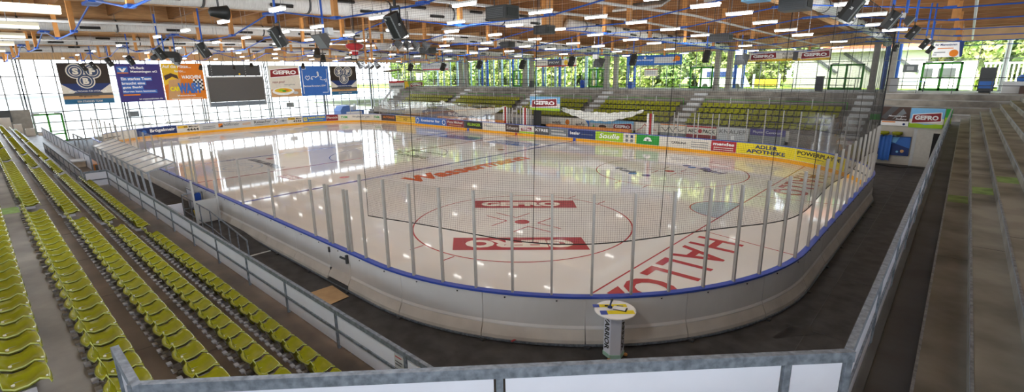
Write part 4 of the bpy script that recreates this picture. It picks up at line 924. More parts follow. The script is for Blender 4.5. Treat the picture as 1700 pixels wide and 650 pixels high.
for x, mt, lab, w in ((-31.9, 'red', 'red pole behind the far boards left of the penalty box', .1), (-29.2, 'red', 'red pole behind the far boards right of the penalty box', .1), (-15.7, 'red', 'red and white pole behind the far boards at the right bench', .13)):
    t = thing('marker_pole', lab, 'pole', (x, 30.45, 0)); part('pole', MB().box(x - w / 2, 30.4, 0, x + w / 2, 30.5, 2.75), mt, t); part('sleeve', MB().box(x - .3, 30.42, 0, x - .16, 30.5, 2.75).box(x + .16, 30.42, 0, x + .26, 30.5, 2.7), 'white', t)
m = MB()
t = thing('penalty_box', 'penalty box with pale uprights behind the far boards at centre ice', 'box', (-30.4, 30.9, 0))
for x in (-31.6, -31.3, -30.9, -30.3, -29.8, -28.7, -28.4): part('upright', MB().box(x - .05, 30.4, 0, x + .05, 30.5, 2.65), 'aluw', t)
part('rear_panel', MB().box(-31.7, 31.3, 0, -28.3, 31.36, 1.6), 'grey', t); part('door_opening', MB().box(-28.2, 30.6, .9, -27.3, 30.66, 2.5), 'blk', t)  # black slab stands in for the dark inside of the doorway
sign('banner', 'brand sign on posts above the penalty box with green lower edge', 'sign', (-28.55, 30.45, 2.55), (1, 0, 0), (0, 0, 1), 3.65, 1.3, 'skyb', [('r', 0, 0, 3.65, .24, 'lime'), ('p', [(0, .24), (3.65, .3), (3.65, .7), (0, .5)], 'cream2')] + gefro(.25, .28, 3.3, 1.12), .05)
# green rail and white stub posts
for k, (xa, xb) in enumerate(((-60, -48), (-46, -35.6), (-33.8, -26.3), (-24.2, -16.2), (-14.2, -3.5))):
    t = thing('guard_rail', 'thin green rail above the far seats, ' + ['leftmost', 'second from left', 'middle', 'second from right', 'rightmost'][k] + ' block', 'railing', (xa, WD + YT(7) - .1, ZT(6)))
    y = WD + YT(7) - .12
    part('rail', MB().tube((xa, y, ZT(6) + .55), (xb, y, ZT(6) + .55), .025, 6), 'greenf', t)
    for x in (xa, xb): part('post', MB().tube((x, y, ZT(6)), (x, y, ZT(6) + .55), .025, 6), 'greenf', t)
    q = xa + 2.2
    while q < xb - 1: part('stub_post', MB().tube((q, y, ZT(6)), (q, y, ZT(6) + .75), .035, 6), 'lgrey', t); q += 3.1
solo('green_board', MB().box(-1.7, 35.2, 1.9, -.6, 35.3, 3.0), 'greenf', 'green board beside the stairway at the right end of the far stand', 'board')
# railing along the upper walkway
def upper_rail(label, xa, xb, y, zb_=ZD):
    t = thing('walkway_railing', label, 'railing', (xa, y, zb_))
    for h in (.55, 1.08): part('rail', MB().tube((xa, y, zb_ + h), (xb, y, zb_ + h), .03, 6), 'greyd', t)
    n = max(1, round((xb - xa) / 2.0))
    for i in range(n + 1): x = xa + (xb - xa) * i / n; part('post', MB().tube((x, y, zb_), (x, y, zb_ + 1.08), .026, 6), 'greyd', t)
for k, (xa, xb) in enumerate(((-62, -47.9), (-46.1, -35.5), (-33.7, -26.1), (-24.3, -16.1), (-14.3, -3.5), (-1.7, 10))):
    upper_rail('grey tubular railing along the upper far walkway, ' + ['leftmost stretch', 'second stretch from the left', 'third stretch from the left', 'third stretch from the right', 'second stretch from the right', 'rightmost stretch'][k], xa, xb, WD + YT(9) + .3)
upper_rail('grey tubular railing on the deck behind the right standing steps', 6.1, 11.5, 36.8)
# wall below the far right corner: signs and poster
sign('banner', 'dark sponsor banner with white script below the far right corner landing', 'banner', (-.95, 33.6, 2.42), (1, .0, 0), (0, 0, 1), 1.47, 1.2, 'dbrown', [('r', 0, 0, 1.47, .3, 'white'), ('r', .1, .2, .8, .28, 'orange'), ('p', [(0, .5), (.5, 1.2), (.9, 1.2), (.3, .4)], 'dgrey'), ('p', [(.6, .4), (1.1, 1.1), (1.3, .8)], 'mgrey'), ('t', 'Memmingen', .4, .55, 1.3, .68, 'white', .01, .2), ('t', 'Indians', .8, .38, 1.35, .5, 'white', .01, .2), ('c', 1.25, .12, .07, 'navy')])
sign('banner', 'brand banner with red ribbon on sky and grass below the far right corner landing', 'banner', (.55, 33.6, 2.36), (1, 0, 0), (0, 0, 1), 1.65, 1.22, 'skyb', [('p', [(0, 0), (1.65, 0), (1.65, .3), (.8, .2), (0, .34)], 'lime'), ('p', [(0, .3), (1.65, .25), (1.65, .6), (0, .55)], 'cream2')] + gefro(.12, .3, 1.52, .95))
sign('banner', 'narrow green banner strip at the far end of the right railing', 'banner', (2.24, 33.6, 2.36), (1, 0, 0), (0, 0, 1), .3, 1.22, 'lime', [('r', 0, .7, .3, 1.22, 'green')])
sign('poster', 'blue picture poster on the wall below the dark sponsor banner', 'poster', (-.95, 33.62, .5), (1, 0, 0), (0, 0, 1), 1.75, 1.25, 'blue', [('p', [(0, 0), (1.75, 0), (1.75, .5), (.9, .8), (0, .3)], 'navy'), ('p', [(.6, 1.25), (1.2, 1.25), (1.0, .8), (.7, .9)], 'skyb'), ('c', 1.4, .3, .1, 'tan'), ('c', 1.15, .25, .07, 'skyb'), ('l', [(0, 1.23), (1.75, 1.23)], .04, 'blk')])
solo('hanging_cloth', MB().grid(lambda i, j: (-.75 + .6 * i / 10, 33.5 - .06 * math.cos(i * 1.9), .15 + 1.65 * j / 6 + .03 * math.sin(i)), 10, 6), 'blue', 'blue cloth hanging in front of the blue poster', 'cloth', smooth=True)
for x, lab in ((-.62, 'left'), (.08, 'right')):
    t = thing('stool', 'yellow seat shell above the blue poster, the ' + lab + ' one of two', 'seat', (x, 33.45, 1.8)); part('shell', MB().lathe([(.0, 1.82), (.24, 1.86), (.3, 1.98), (.26, 2.06), (.0, 2.08)], 14, (x, 33.4, 0)), 'seat', t, smooth=True); part('bracket', MB().box(x - .05, 33.45, 1.7, x + .05, 33.73, 1.84), 'greyd', t)
solo('hose', MB().path([(-1.2 + .25 * i, 32.6 + .25 * math.sin(i * .8), FZ + .03) for i in range(14)], .025, 6), 'black', 'black hose lying at the foot of the far corner wall', 'hose')
# hanging banners at the far window wall
def hang(label, x0, x1, z0, z1, base, items, y=43.0):
    t = sign('hanging_banner', label, 'banner', (x0, y, z0), (1, 0, 0), (0, 0, 1), x1 - x0, z1 - z0, base, items(x1 - x0, z1 - z0), .03)
    for x in (x0 + .2, x1 - .2): part('cord', MB().tube((x, y, z1), (x, y, zb(y) + .8), .012, 4), 'grey', t)
    return t
hang('long pale hanging banner with two red brand ribbons in front of the windows', -12.55, -5.9, 6.8, 7.72, 'cream2', lambda w, h: [('r', 0, 0, w, .2, 'amber')] + gefro(.25, .15, 2.4, .75) + [('t', 'ALLES SUPPE', 2.9, .5, 3.9, .72, 'dgrey', .01), ('t', 'oder was?', 2.9, .2, 3.9, .42, 'dgrey', .01), ('r', 3.75, .05, 4.15, .8, 'dgrey')] + gefro(4.4, .15, 6.5, .78))
hang('long blue hanging banner with white panel and orange creature shape', -25.2, -18.9, 6.7, 7.74, 'blue', lambda w, h: [('r', w * .52, .2, w * .9, .8, 'lgrey'), ('t', 'Stadtwerke Memmingen', w * .1, .4, w * .5, .65, 'white', .01), ('c', w * .35, .8, .14, 'cream2'), ('p', [(w * .84, .35), (w * .9, .95), (w * .97, .75), (w * .96, .4)], 'orange')])
hang('white and black hanging banner with red lower edge left of the blue one', -38.3, -31.9, 6.8, 7.72, 'cream2', lambda w, h: [('r', w * .32, .1, w * .66, h, 'dgrey'), ('r', 0, 0, w, .12, 'red'), ('t', 'PKW', w * .36, .35, w * .6, .6, 'lgrey'), ('c', w * .76, .45, .3, 'amber'), ('t', 'Autohaus', w * .05, .45, w * .28, .65, 'dgrey')])
hang('pale hanging banner at the left end of the far windows', -61, -54.5, 6.65, 7.8, 'lgrey', lambda w, h: [('r', .2, .1, w - .2, .25, 'red'), ('t', 'Bauunternehmung', .4, .45, w - .4, .8, 'mgrey')], 42.5)
hang('white tilted advert panel with blue lettering and orange disc right of the loudspeakers', .75, 2.35, 6.75, 7.75, 'white', lambda w, h: [('p', [(w - .25, h), (w, h), (w, 0), (w - .12, 0)], 'navy'), ('t', 'für Memmingen', .1, .72, 1.25, .92, 'navy', .02), ('r', .25, .56, 1.1, .62, 'orange'), ('r', .1, .3, .7, .36, 'mgrey'), ('c', 1.15, .25, .24, 'orange'), ('r', .05, .1, .25, .25, 'lgrey')], 40.0)
sign('hanging_notice_board', 'grey notice board inside the far windows left of the rightmost green door', 'notice', (-1.15, 45.3, 5.72), (1, 0, 0), (0, 0, 1), .95, .6, 'mgrey', [('r', .25, .15, .7, .45, 'lgrey')])
sign('hanging_notice_board', 'pale notice board with red top edge under the blue hanging banner', 'notice', (-23.1, 43.2, 5.58), (1, 0, 0), (0, 0, 1), 1.55, .75, 'cream2', [('r', 0, .66, 1.55, .75, 'red'), ('r', .15, .2, 1.3, .5, 'lgrey')])
# small things on the upper walkway
def barrel(label, x, y): 
    t = thing('barrel', label, 'barrel', (x, y, ZD)); part('body', MB().lathe([(.24, ZD), (.28, ZD + .1), (.3, ZD + .45), (.28, ZD + .8), (.25, ZD + .88)], 16, (x, y, 0)), 'barrel', t, smooth=True); part('lid', MB().lathe([(.26, ZD + .88), (.26, ZD + .93)], 16, (x, y, 0)), 'barrel', t)
barrel('blue plastic barrel on the upper walkway left of a green door', -31.4, 43.6); 
def bin_(label, x, y, mt='greyd', h=1.0, w=.5):
    t = thing('waste_bin', label, 'bin', (x, y, ZD)); part('body', MB().box(x - w / 2, y - w / 2, ZD, x + w / 2, y + w / 2, ZD + h), mt, t); part('lid', MB().box(x - w / 2 - .03, y - w / 2 - .03, ZD + h, x + w / 2 + .03, y + w / 2 + .03, ZD + h + .06), 'black', t)
bin_('dark bin left of the green door behind the twin brand banner', -6.4, 42.6, h=1.15); bin_('dark bin with blue bag left of the rightmost columns, in front of the glass', -24.8, 43.5, 'barrel', .7, .45); bin_('dark bin between the third and fourth column pairs', -39.2, 43.4, 'greyd', .8, .45); bin_('grey litter bin just right of the rightmost column pair', -1.3, 42.5, 'grey', 1.0)
t = thing('info_pillar', 'tall dark grey stele with a blue label near the right frame edge', 'stele', (3.9, 42.6, ZD)); part('body', MB().box(3.5, 42.4, ZD + .1, 4.35, 42.8, ZD + 1.75), 'greyd', t); part('label_field', MB().box(3.55, 42.38, ZD + .3, 4.3, 42.4, ZD + .8), 'blue', t); part('foot', MB().box(3.6, 42.35, ZD, 4.25, 42.85, ZD + .1), 'black', t)
t = thing('table', 'small blue topped table on the upper walkway beside the rightmost columns', 'table', (-.8, 43.5, ZD)); part('table_top', MB().box(-1.2, 43.1, ZD + .74, .5, 43.8, ZD + .78), 'blue', t)
for x in (-1.15, .45):
    for y in (43.15, 43.75): part('leg', MB().box(x - .02, y - .02, ZD, x + .02, y + .02, ZD + .74), 'greyd', t)
t = thing('covered_stack', 'white wrapped stack with a blue sack at the right frame edge', 'stack', (5.6, 42.0, ZD)); part('wrapped_base', MB().box(4.75, 41.6, ZD, 6.3, 42.4, ZD + .8), 'lgrey', t); part('sack', MB().lathe([(.0, ZD + .78), (.5, ZD + .82), (.55, ZD + 1.05), (.35, ZD + 1.25), (.0, ZD + 1.3)], 14, (5.9, 42, 0)), 'blue', t, smooth=True); part('crate', MB().box(5.6, 41.2, ZD, 6.3, 41.6, ZD + .5), 'dbrown', t)
# press box at the far left of the far stand
t = thing('press_box', 'pale press cabin with a curved roof at the far corner of the hall', 'cabin', (-62, 40, 0))
m = MB(); n = 12
m.grid(lambda i, j: (-63.5 + 3.0 * j, 36.4 + 6.9 * i / n, 6.45 + .5 * math.sin(PI * (.1 + .8 * i / n))), n, 1); m.grid(lambda i, j: (-63.5 + 3.0 * j, 36.4 + 6.9 * i / n, 6.35 + .5 * math.sin(PI * (.1 + .8 * i / n))), n, 1)
part('roof', m, pmat('press_roof', sr(168, 158, 134), .7, var=.1), t); part('body', MB().box(-63.3, 39.2, 4.0, -61.5, 43.0, 5.2), 'colc', t); part('lower_wall', MB().box(-63.3, 38.4, -.1, -61.6, 43.0, 4.0), 'colc', t)
part('front_post', MB().box(-61.7, 36.6, .0, -61.55, 36.75, 6.5).box(-61.7, 42.9, 4, -61.55, 43.05, 6.5).box(-61.7, 39.2, 5.2, -61.6, 39.3, 6.6), 'lgrey', t)
part('window_band', MB().box(-63.2, 39.3, 5.2, -61.7, 42.9, 6.4), 'pane', t)
sign('banner', 'small green and yellow brand banner on the press cabin front', 'banner', (-61.4, 39.3, 4.02), (0, 1, 0), (0, 0, 1), 3.7, 1.1, 'lime', [('p', [(0, 0), (.8, 0), (.6, 1.1), (0, 1.1)], 'amber')] + gefro(1.0, .22, 3.4, .9))
sign('banner', 'white banner with red top stripe left of the press cabin', 'banner', (-61.4, 36.5, 4.0), (0, 1, 0), (0, 0, 1), 2.7, 1.2, 'lgrey', [('r', 0, .9, 2.7, 1.2, 'red'), ('r', .2, .2, 2.4, .5, 'mgrey')])
m = MB(); 
for k in range(9): m.box(-62.6, 33.4 + .42 * k, .45 * k, -61.8, 33.9 + .42 * k, .45 * k + .08)
m.bar((-61.8, 33.4, .1), (-61.8, 37.4, 4.2), .06, .3); solo('steel_stair', m, 'lgrey', 'pale straight stair climbing to the press cabin', 'stair')
# ice resurfacer
t = thing('ice_resurfacer', 'blue and white ice resurfacing machine parked behind the far corner glass', 'vehicle', (-62.2, 29.8, FZ))
part('body', MB().prism([(-63.2, 28.2), (-61.3, 28.2), (-61.3, 31.8), (-63.2, 31.8)], .35, 1.25), 'blue', t); part('snow_tank', MB().add([(-63.2, 28.1, 1.25), (-61.3, 28.1, 1.25), (-61.3, 29.6, 1.25), (-63.2, 29.6, 1.25), (-63.2, 28.6, 1.9), (-61.3, 28.6, 1.9), (-61.3, 29.6, 2.0), (-63.2, 29.6, 2.0)], [(0, 3, 2, 1), (4, 5, 6, 7), (0, 1, 5, 4), (1, 2, 6, 5), (2, 3, 7, 6), (3, 0, 4, 7)]), 'blue', t)
part('white_panel', MB().box(-61.3, 29.0, .6, -61.26, 31.4, 1.1), 'white', t); part('seat', MB().box(-62.6, 30.4, 1.25, -62.0, 30.9, 1.75).box(-62.6, 30.9, 1.25, -62.0, 31.0, 2.15), 'lgrey', t); part('steering_column', MB().tube((-62.3, 30.0, 1.25), (-62.3, 30.2, 1.9), .03), 'black', t)
for x in (-63.25, -61.35):
    for y in (28.9, 31.0): part('wheel', MB().tube((x - .06, y, .26), (x + .12, y, .26), .36, 16), 'black', t)
part('conditioner', MB().box(-63.3, 31.8, FZ + .02, -61.2, 32.4, .5), 'skyb', t)
solo('equipment_crate', MB().box(-61.6, 32.9, FZ, -60.6, 33.6, 1.2).box(-61.65, 32.85, 1.2, -60.55, 33.65, 1.26), 'grey', 'grey equipment crate right of the ice resurfacer', 'crate')
# benches and chair frames seen through the end glass
for i, y in enumerate((5.6, 8.6, 11.4)):
    t = thing('goal_frame', 'white tubular frame behind the end boards, ' + ['leftmost', 'middle', 'rightmost'][i] + ' of three', 'frame', (-62.5, y, FZ)); part('frame', MB().path([(-62.5, y - .7, FZ), (-62.5, y - .7, 1.35), (-62.5, y + .7, 1.35), (-62.5, y + .7, FZ)], .05), 'tarp', t); part('cross_bar', MB().path([(-63.0, y - .7, 1.2), (-63.0, y + .7, 1.2)], .04).path([(-62.5, y - .7, 1.35), (-63.0, y - .7, 1.2)], .04).path([(-62.5, y + .7, 1.35), (-63.0, y + .7, 1.2)], .04), 'tarp', t)
for y, z, lab in ((5.4, 2.25, 'left'), (22.8, 2.3, 'right')): solo('vent_grille', MB().box(-64.92, y - .5, z - .3, -64.85, y + .5, z + .3), 'mgrey', 'grey vent grille in the end windows, the ' + lab + ' one', 'vent')
# ================================================================== ROOF EQUIPMENT
def duct(label, x, ya, yb_, r=.27, elbow=True):
    z = lambda y: zb(y) + .3
    t = thing('hanging_ventilation_duct', label, 'duct', (x, ya, z(ya)))
    L = yb_ - ya; n = 60
    m = MB(); prof = []
    A = Vector((x, ya, z(ya))); B = Vector((x, yb_, z(yb_))); d = (B - A).normalized()
    for i in range(n + 1):
        p = A + (B - A) * (i / n); rr = r * (1.0 if i % 2 else .985)
        prof.append((rr, p))
    N = 16
    u = Vector((1, 0, 0)); v = d.cross(u)
    for rr, p in prof: m.v += [tuple(p + (u * math.cos(2 * PI * k / N) + v * math.sin(2 * PI * k / N)) * rr) for k in range(N)]
    m.f += [(i * N + k, i * N + (k + 1) % N, (i + 1) * N + (k + 1) % N, (i + 1) * N + k) for i in range(n) for k in range(N)]
    m.f += [tuple(range(N))[::-1], tuple(range(n * N, n * N + N))]
    part('tube', m, 'duct', t, smooth=True)
    k = ya + 1.6
    while k < yb_ - .5:
        part('joint_ring', MB().tube((x, k - .035, z(k - .035)), (x, k + .035, z(k + .035)), r + .02, 16), 'greyd', t)
        for o, side in ((1.0, 1), (2.0, -1)):
            if k + o + .5 < yb_:
                a = math.radians(118 if side > 0 else 62)
                q = [Vector((x, k + o + e, z(k + o + e))) for e in (0, .75)]
                off = Vector((math.cos(math.radians(25)) * r, 0, (math.sin(math.radians(25)) if side > 0 else -math.sin(math.radians(25))) * r))
                part('outlet_slot', MB().bar(q[0] + off, q[1] + off, .1, .16, off), 'black', t)
        part('hanger', MB().tube((x, k, z(k) + r), (x, k, z(k) + r + 1.0), .012, 5), 'greyd', t)
        k += 3.4
    if elbow and yb_ > 40: part('elbow', MB().tube((x, yb_ - .1, z(yb_)), (x, yb_ + .3, z(yb_) - .35), r, 14), 'duct', t)
    return t
names = ['right beam nearest the viewer', 'second beam', 'third beam', 'fourth beam', 'farthest beam']
for i, x in enumerate(BX):
    rr = .33 if i == 1 else .28
    duct('silver ventilation duct along the %s, half over the left stand' % names[i], x + .5, -13, 15.7, rr)
    duct('silver ventilation duct along the %s, half over the far stand' % names[i], x + .5, 18.2, 44.5, .3)
for i, x in enumerate([BX[1] + 5.6, BX[2] + 5.6, BX[3] + 5.6, BX[0] + 5.6, BX[0] - 4.2]):
    m = MB(); y = -13
    m.path([(x, -13, zb(-13) + .02), (x, YR, zb(YR) + .02), (x, 44, zb(44) + .02)], .055, 8)
    solo('hanging_pipe', m, 'lgrey', 'thin grey pipe crossing the roof, number %s by closeness in the roof bays' % WORDS[i + 1], 'pipe')
    b_ = m
# hanging tube lamps
lamp0 = None
def lamp_proto():
    t = thing('hanging_tube_lamp', 'x', 'lamp', (0, 0, 0)); LABELS.pop('x', None)
    part('housing', MB().box(-.37, -.055, .03, .37, .055, .07), 'white', t); part('tube', MB().box(-.35, -.045, -.02, .35, .045, .03), 'lamp', t)
    part('wire', MB().tube((-.22, 0, .08), (-.22, 0, 1.75), .006, 4).tube((.22, 0, .08), (.22, 0, 1.75), .006, 4), 'grey', t)
    return t
ROWS = []
for y, x, dx_, py in ((-1.9, -2.5, 3.25, -1.3), (.5, -2.15, 3.15, 1.2), (2.7, -2.03, 2.97, 3.7), (4.6, -1.95, 2.82, 6.2), (6.75, .75, 2.85, 8.7), (9.8, .75, 2.98, 11.2), (13.6, .5, 3.1, 13.7), (17.1, .6, 3.3, 16.2), (24.3, -3.1, 4.6, 23.7), (32.6, -3.8, 5.2, 33.7)):
    s = (py + 6.69) / (y + 6.69); ROWS.append((py, 2.896 + (x - 2.896) * s, dx_ * s, 6.03 + 1.37 * s))
for r_, (y, x, dx_, z) in enumerate(ROWS):
    i = 0
    while x > -62:
        lab = 'hanging tube lamp, %s from the near end in lamp row %s from the left' % (nth(i + 1), WORDS[r_ + 1])
        hit = [q for q in BX if abs(x - q) < .6]
        if hit: x = hit[0] + .65
        if lamp0 is None: lamp0 = lamp_proto(); lamp0.location = (x, y, z); o = lamp0; WL[o.name] = Vector((x, y, z))
        else: o = copy_tree(lamp0, (x, y, z))
        o['label'] = lab; o['group'] = 'tube lamps under the hall roof'
        i += 1; x -= dx_ * (1 if x > -20 else 1.9)
for i, x in enumerate((-11.6, -16.1, -20.5, -25.7, -32.0)):
    t = thing('hanging_batten_lamp', 'cream batten lamp over the left stand, %s down from the top left corner' % WORDS[i + 1], 'lamp', (x, -7.5, 7.4), 'batten lamps over the left stand')
    part('diffuser', MB().box(x - .1, -10.6, 7.38, x + .1, -5.0, 7.46), 'strip', t); part('housing', MB().box(x - .11, -10.6, 7.46, x + .11, -5.0, 7.54), 'cream', t)
    part('wire', MB().tube((x, -5.6, 7.54), (x, -5.6, 8.5), .008, 4).tube((x, -8.6, 7.54), (x, -8.6, 8.5), .008, 4), 'grey', t)
# loudspeakers
def speaker(label, loc, rz, h=.78, tilt=28, col='black', pole=True, polecol='bluer', name='hanging_loudspeaker', cat='loudspeaker'):
    t = thing(name, label, cat, loc, None, None, rz)
    T = Matrix.Rotation(math.radians(tilt), 4, 'X')
    w = h * .54; d = h * .5
    m = MB(); pr = [(-w / 2, -d / 2), (w / 2, -d / 2), (w / 2, d * .1), (w * .3, d / 2), (-w * .3, d / 2), (-w / 2, d * .1)]
    m.prism(pr, -h / 2, h / 2).xf(T); part('cabinet', m, col, t, local=True)
    part('grille', MB().box(-w / 2 + .02, -d / 2 - .012, -h / 2 + .03, w / 2 - .02, -d / 2, h / 2 - .03).xf(T), 'grille', t, local=True)
    q = MB(); z1 = h / 2 - .0; q.box(-w / 2, -d / 2 - .02, -h / 2, -w / 2 + .03, -d / 2, h / 2).box(w / 2 - .03, -d / 2 - .02, -h / 2, w / 2, -d / 2, h / 2).box(-w / 2, -d / 2 - .02, -h / 2, w / 2, -d / 2, -h / 2 + .025).box(-w / 2, -d / 2 - .02, h / 2 - .025, w / 2, -d / 2, h / 2); part('bezel', q.xf(T), 'mgrey', t, local=True)
    [part('side_knob', MB().cbox((q_ * (w / 2 + .015), -.03, .02), (.03, .05, .05)).xf(T), 'lgrey', t, local=True) for q_ in (-1, 1)]
    part('badge', MB().cbox((-w * .28, -d / 2 - .016, h * .36), (.05, .008, .05)).xf(T), 'lgrey', t, local=True)
    top = .5 * h + .12
    m = MB().bar((-w / 2 - .03, -.02, 0), (-w / 2 - .03, -.02, top), .05, .012, (0, 1, 0)).bar((w / 2 + .03, -.02, 0), (w / 2 + .03, -.02, top), .05, .012, (0, 1, 0)).bar((-w / 2 - .03, -.02, top), (w / 2 + .03, -.02, top), .012, .05)
    part('yoke', m, 'black', t, local=True)
    if pole: part('hanging_pole', MB().tube((0, -.02, top), (0, -.02, zb(loc[1]) + .8 - loc[2]), .035, 8), polecol, t, local=True)
    return t
for i, (x, y, z, h) in enumerate(((-7.5, .62, 7.2, .58), (-12.7, .0, 7.2, .56), (-21.9, .65, 7.2, .62), (-26.5, .1, 7.2, .56), (-37.7, .95, 7.2, .6), (-42.4, .6, 7.2, .62), (-52, 1.0, 7.15, .66), (-57.0, 1.0, 7.1, .66))):
    speaker('black loudspeaker facing the left stand, %s from the viewer in its row' % WORDS[i + 1], (x, y, z), 0, h, polecol='black' if i == 0 else 'bluer')
for i, (x, y, z, h) in enumerate(((.94, 5.6, 7.2, .46), (1.25, 9.1, 7.2, .43), (1.28, 15.3, 7.2, .45), (1.02, 26.2, 7.2, .5), (.76, 36.5, 7.2, .52))):
    speaker('black loudspeaker facing the right steps, %s from the viewer in its row' % WORDS[i + 1], (x, y, z), PI / 2, h, tilt=32)
for i, (x, z) in enumerate(((-11.2, 7.06), (-17.0, 6.97), (-23.0, 7.0), (-28.7, 6.86), (-34.6, 6.98), (-40.4, 6.85), (-46.4, 6.89))):
    speaker('small black loudspeaker facing the far stand, %s from the right' % WORDS[i + 1], (x, 29.5, z), PI, .8)
speaker('small black loudspeaker hanging just right of the rightmost columns', (-.4, 29.4, 7.15), PI * .85, .34)
def flood(label, loc, rz, s=.5):
    t = thing('hanging_floodlight', label, 'floodlight', loc, None, None, rz)
    T = Matrix.Rotation(math.radians(35), 4, 'X')
    part('housing', MB().add([(-.5 * s, -.15 * s, -.45 * s), (.5 * s, -.15 * s, -.45 * s), (.5 * s, -.15 * s, .45 * s), (-.5 * s, -.15 * s, .45 * s), (-.25 * s, .4 * s, -.22 * s), (.25 * s, .4 * s, -.22 * s), (.25 * s, .4 * s, .22 * s), (-.25 * s, .4 * s, .22 * s)], [(0, 1, 2, 3), (7, 6, 5, 4), (0, 4, 5, 1), (1, 5, 6, 2), (2, 6, 7, 3), (3, 7, 4, 0)]).xf(T), 'greyd', t, local=True)
    part('lens', MB().box(-.46 * s, -.17 * s, -.41 * s, .46 * s, -.15 * s, .41 * s).xf(T), 'mgrey', t, local=True)
    part('gear_box', MB().cbox((.0, .5 * s, .5 * s), (.5 * s, .3 * s, .4 * s)), 'lgrey', t, local=True)
    part('hanging_pole', MB().tube((0, .1, .2), (0, .1, zb(loc[1]) + .8 - loc[2]), .035, 8), 'bluer', t, local=True)
flood('grey floodlight on a blue pole between the two nearest left loudspeakers', (-13.0, 1.5, 7.17), 0, .58); flood('grey floodlight on a blue pole farther along the left loudspeaker row', (-33.2, 2.3, 7.2), 0, .9)
flood('small grey floodlight between the right hand loudspeakers', (1.55, 10.2, 7.22), PI / 2, .3); flood('small pale floodlight beside the tilted advert panel', (1.3, 27.0, 7.3), PI / 2, .3)
flood('pale floodlight at the left end of the twin brand banner', (-11.7, 38.5, 7.0), PI, 1.1); flood('grey floodlight in front of the far windows left of the third column pair', (-20.2, 29.5, 6.86), PI, .9)
t = thing('hanging_horn_speaker', 'black rounded horn loudspeaker under the second beam over the left boards', 'loudspeaker', (-8.0, -3.1, 7.2)); m = MB().lathe([(.03, -.18), (.08, -.15), (.12, .05), (.14, .15), (.11, .16)], 16, (-8.0, -3.1, 7.25), 'y'); part('horn', m, 'black', t, smooth=True); part('mouth', MB().lathe([(.0, .15), (.11, .155), (.11, .17), (.0, .17)], 16, (-8.0, -3.1, 7.25), 'y'), 'grille', t); part('hanger', MB().tube((-8.0, -3.1, 7.36), (-8.0, -3.1, 8.5), .02, 6), 'greyd', t)
def heater(label, loc, d, mt='black'):
    t = thing('hanging_heater', label, 'heater', loc); x, y, z = loc
    part('casing', MB().box(x - d[0] / 2, y - d[1] / 2, z, x + d[0] / 2, y + d[1] / 2, z + d[2]), mt, t)
    m = MB()
    for k in range(6): m.box(x - d[0] / 2 + .05, y - d[1] / 2 - .012, z + d[2] * (.12 + .13 * k), x + d[0] / 2 - .05, y - d[1] / 2, z + d[2] * (.18 + .13 * k))
    part('louvre', m, 'greyd', t); part('side_louvre', MB().box(x + d[0] / 2, y - d[1] / 2 + .05, z + .05, x + d[0] / 2 + .012, y + d[1] / 2 - .05, z + d[2] - .05), 'grille', t)
    part('hanger', MB().tube((x - d[0] * .4, y, z + d[2]), (x - d[0] * .4, y, zb(y) + .8), .012, 5).tube((x + d[0] * .4, y, z + d[2]), (x + d[0] * .4, y, zb(y) + .8), .012, 5), 'greyd', t)
heater('black box unit hanging at top centre beside the net', (-4.3, .95, 7.1), (.55, .4, .25)); heater('small black box unit right of the top centre one', (-6.6, 5.2, 7.15), (.5, .4, .24))
heater('dark louvred unit near the top right above the net', (.1, 4.9, 7.18), (.5, .5, .28), 'greyd'); heater('dark louvred unit above the far windows left of the twin banner', (-4.9, 14.7, 7.2), (.8, .5, .3), 'greyd'); heater('pale blue box unit at the top edge of the picture', (-.2, 3.4, 7.25), (.4, .4, .16), 'skyb')
heater('black box unit under the third beam over centre ice', (-22.0, 13.0, 7.3), (.9, .6, .35)); heater('black box unit under the fourth beam over centre ice', (-38.0, 17.0, 7.35), (1.0, .6, .4))
heater('black box unit at the far right of the third beam', (-15.2, 12.9, 7.35), (.6, .5, .3))
t = thing('hanging_dish_lamp', 'white round dish lamp hanging left of the net edge', 'lamp', (-14.0, 4.55, 7.1)); part('bowl', MB().lathe([(.0, 6.98), (.2, 7.02), (.31, 7.14), (.33, 7.22), (.0, 7.24)], 20, (-14.0, 4.55, 0)), 'lgrey', t, smooth=True); part('hanger', MB().tube((-14.0, 4.55, 7.2), (-14.0, 4.55, 8.4), .015, 5), 'greyd', t)
t = thing('hanging_signal', 'red bell shaped double signal hanging left of the white dish lamp', 'signal', (-16.0, 4.45, 6.9)); m = MB().lathe([(.0, 6.85), (.12, 6.87), (.14, 7.05), (.33, 7.15), (.36, 7.25), (.2, 7.32), (.0, 7.33)], 18, (-16.0, 4.45, 0)); part('body', m, 'red', t, smooth=True)
part('ring', MB().lathe([(.15, 7.0), (.17, 7.02), (.15, 7.04)], 14, (-16.0, 4.45, 0)), 'white', t); part('base_plate', MB().cbox((-16, 4.45, 6.76), (.2, .2, .1)), 'lgrey', t); part('hanger', MB().tube((-16, 4.45, 7.3), (-16, 4.45, 8.4), .015, 5), 'greyd', t)
t = thing('hanging_timber_frame', 'narrow pale timber hanger frame between red signal and white dish lamp', 'frame', (-16, 5.0, 6.6)); part('upright', MB().box(-16.02, 4.9, 6.5, -15.96, 4.96, 8.7), 'post', t); part('upright', MB().box(-16.02, 5.2, 6.55, -15.96, 5.26, 8.7), 'post', t); part('cross_piece', MB().box(-16.02, 4.86, 6.6, -15.96, 5.3, 6.66).box(-16.02, 4.86, 7.3, -15.96, 5.3, 7.35), 'post', t)
t = thing('hanging_spotlights', 'dark cluster of stage spotlights behind the net edge at top centre', 'spotlights', (-13.4, 5.2, 7.2)); part('truss_bar', MB().tube((-13.4, 4.5, 7.35), (-13.4, 6.1, 7.35), .03, 6), 'black', t)
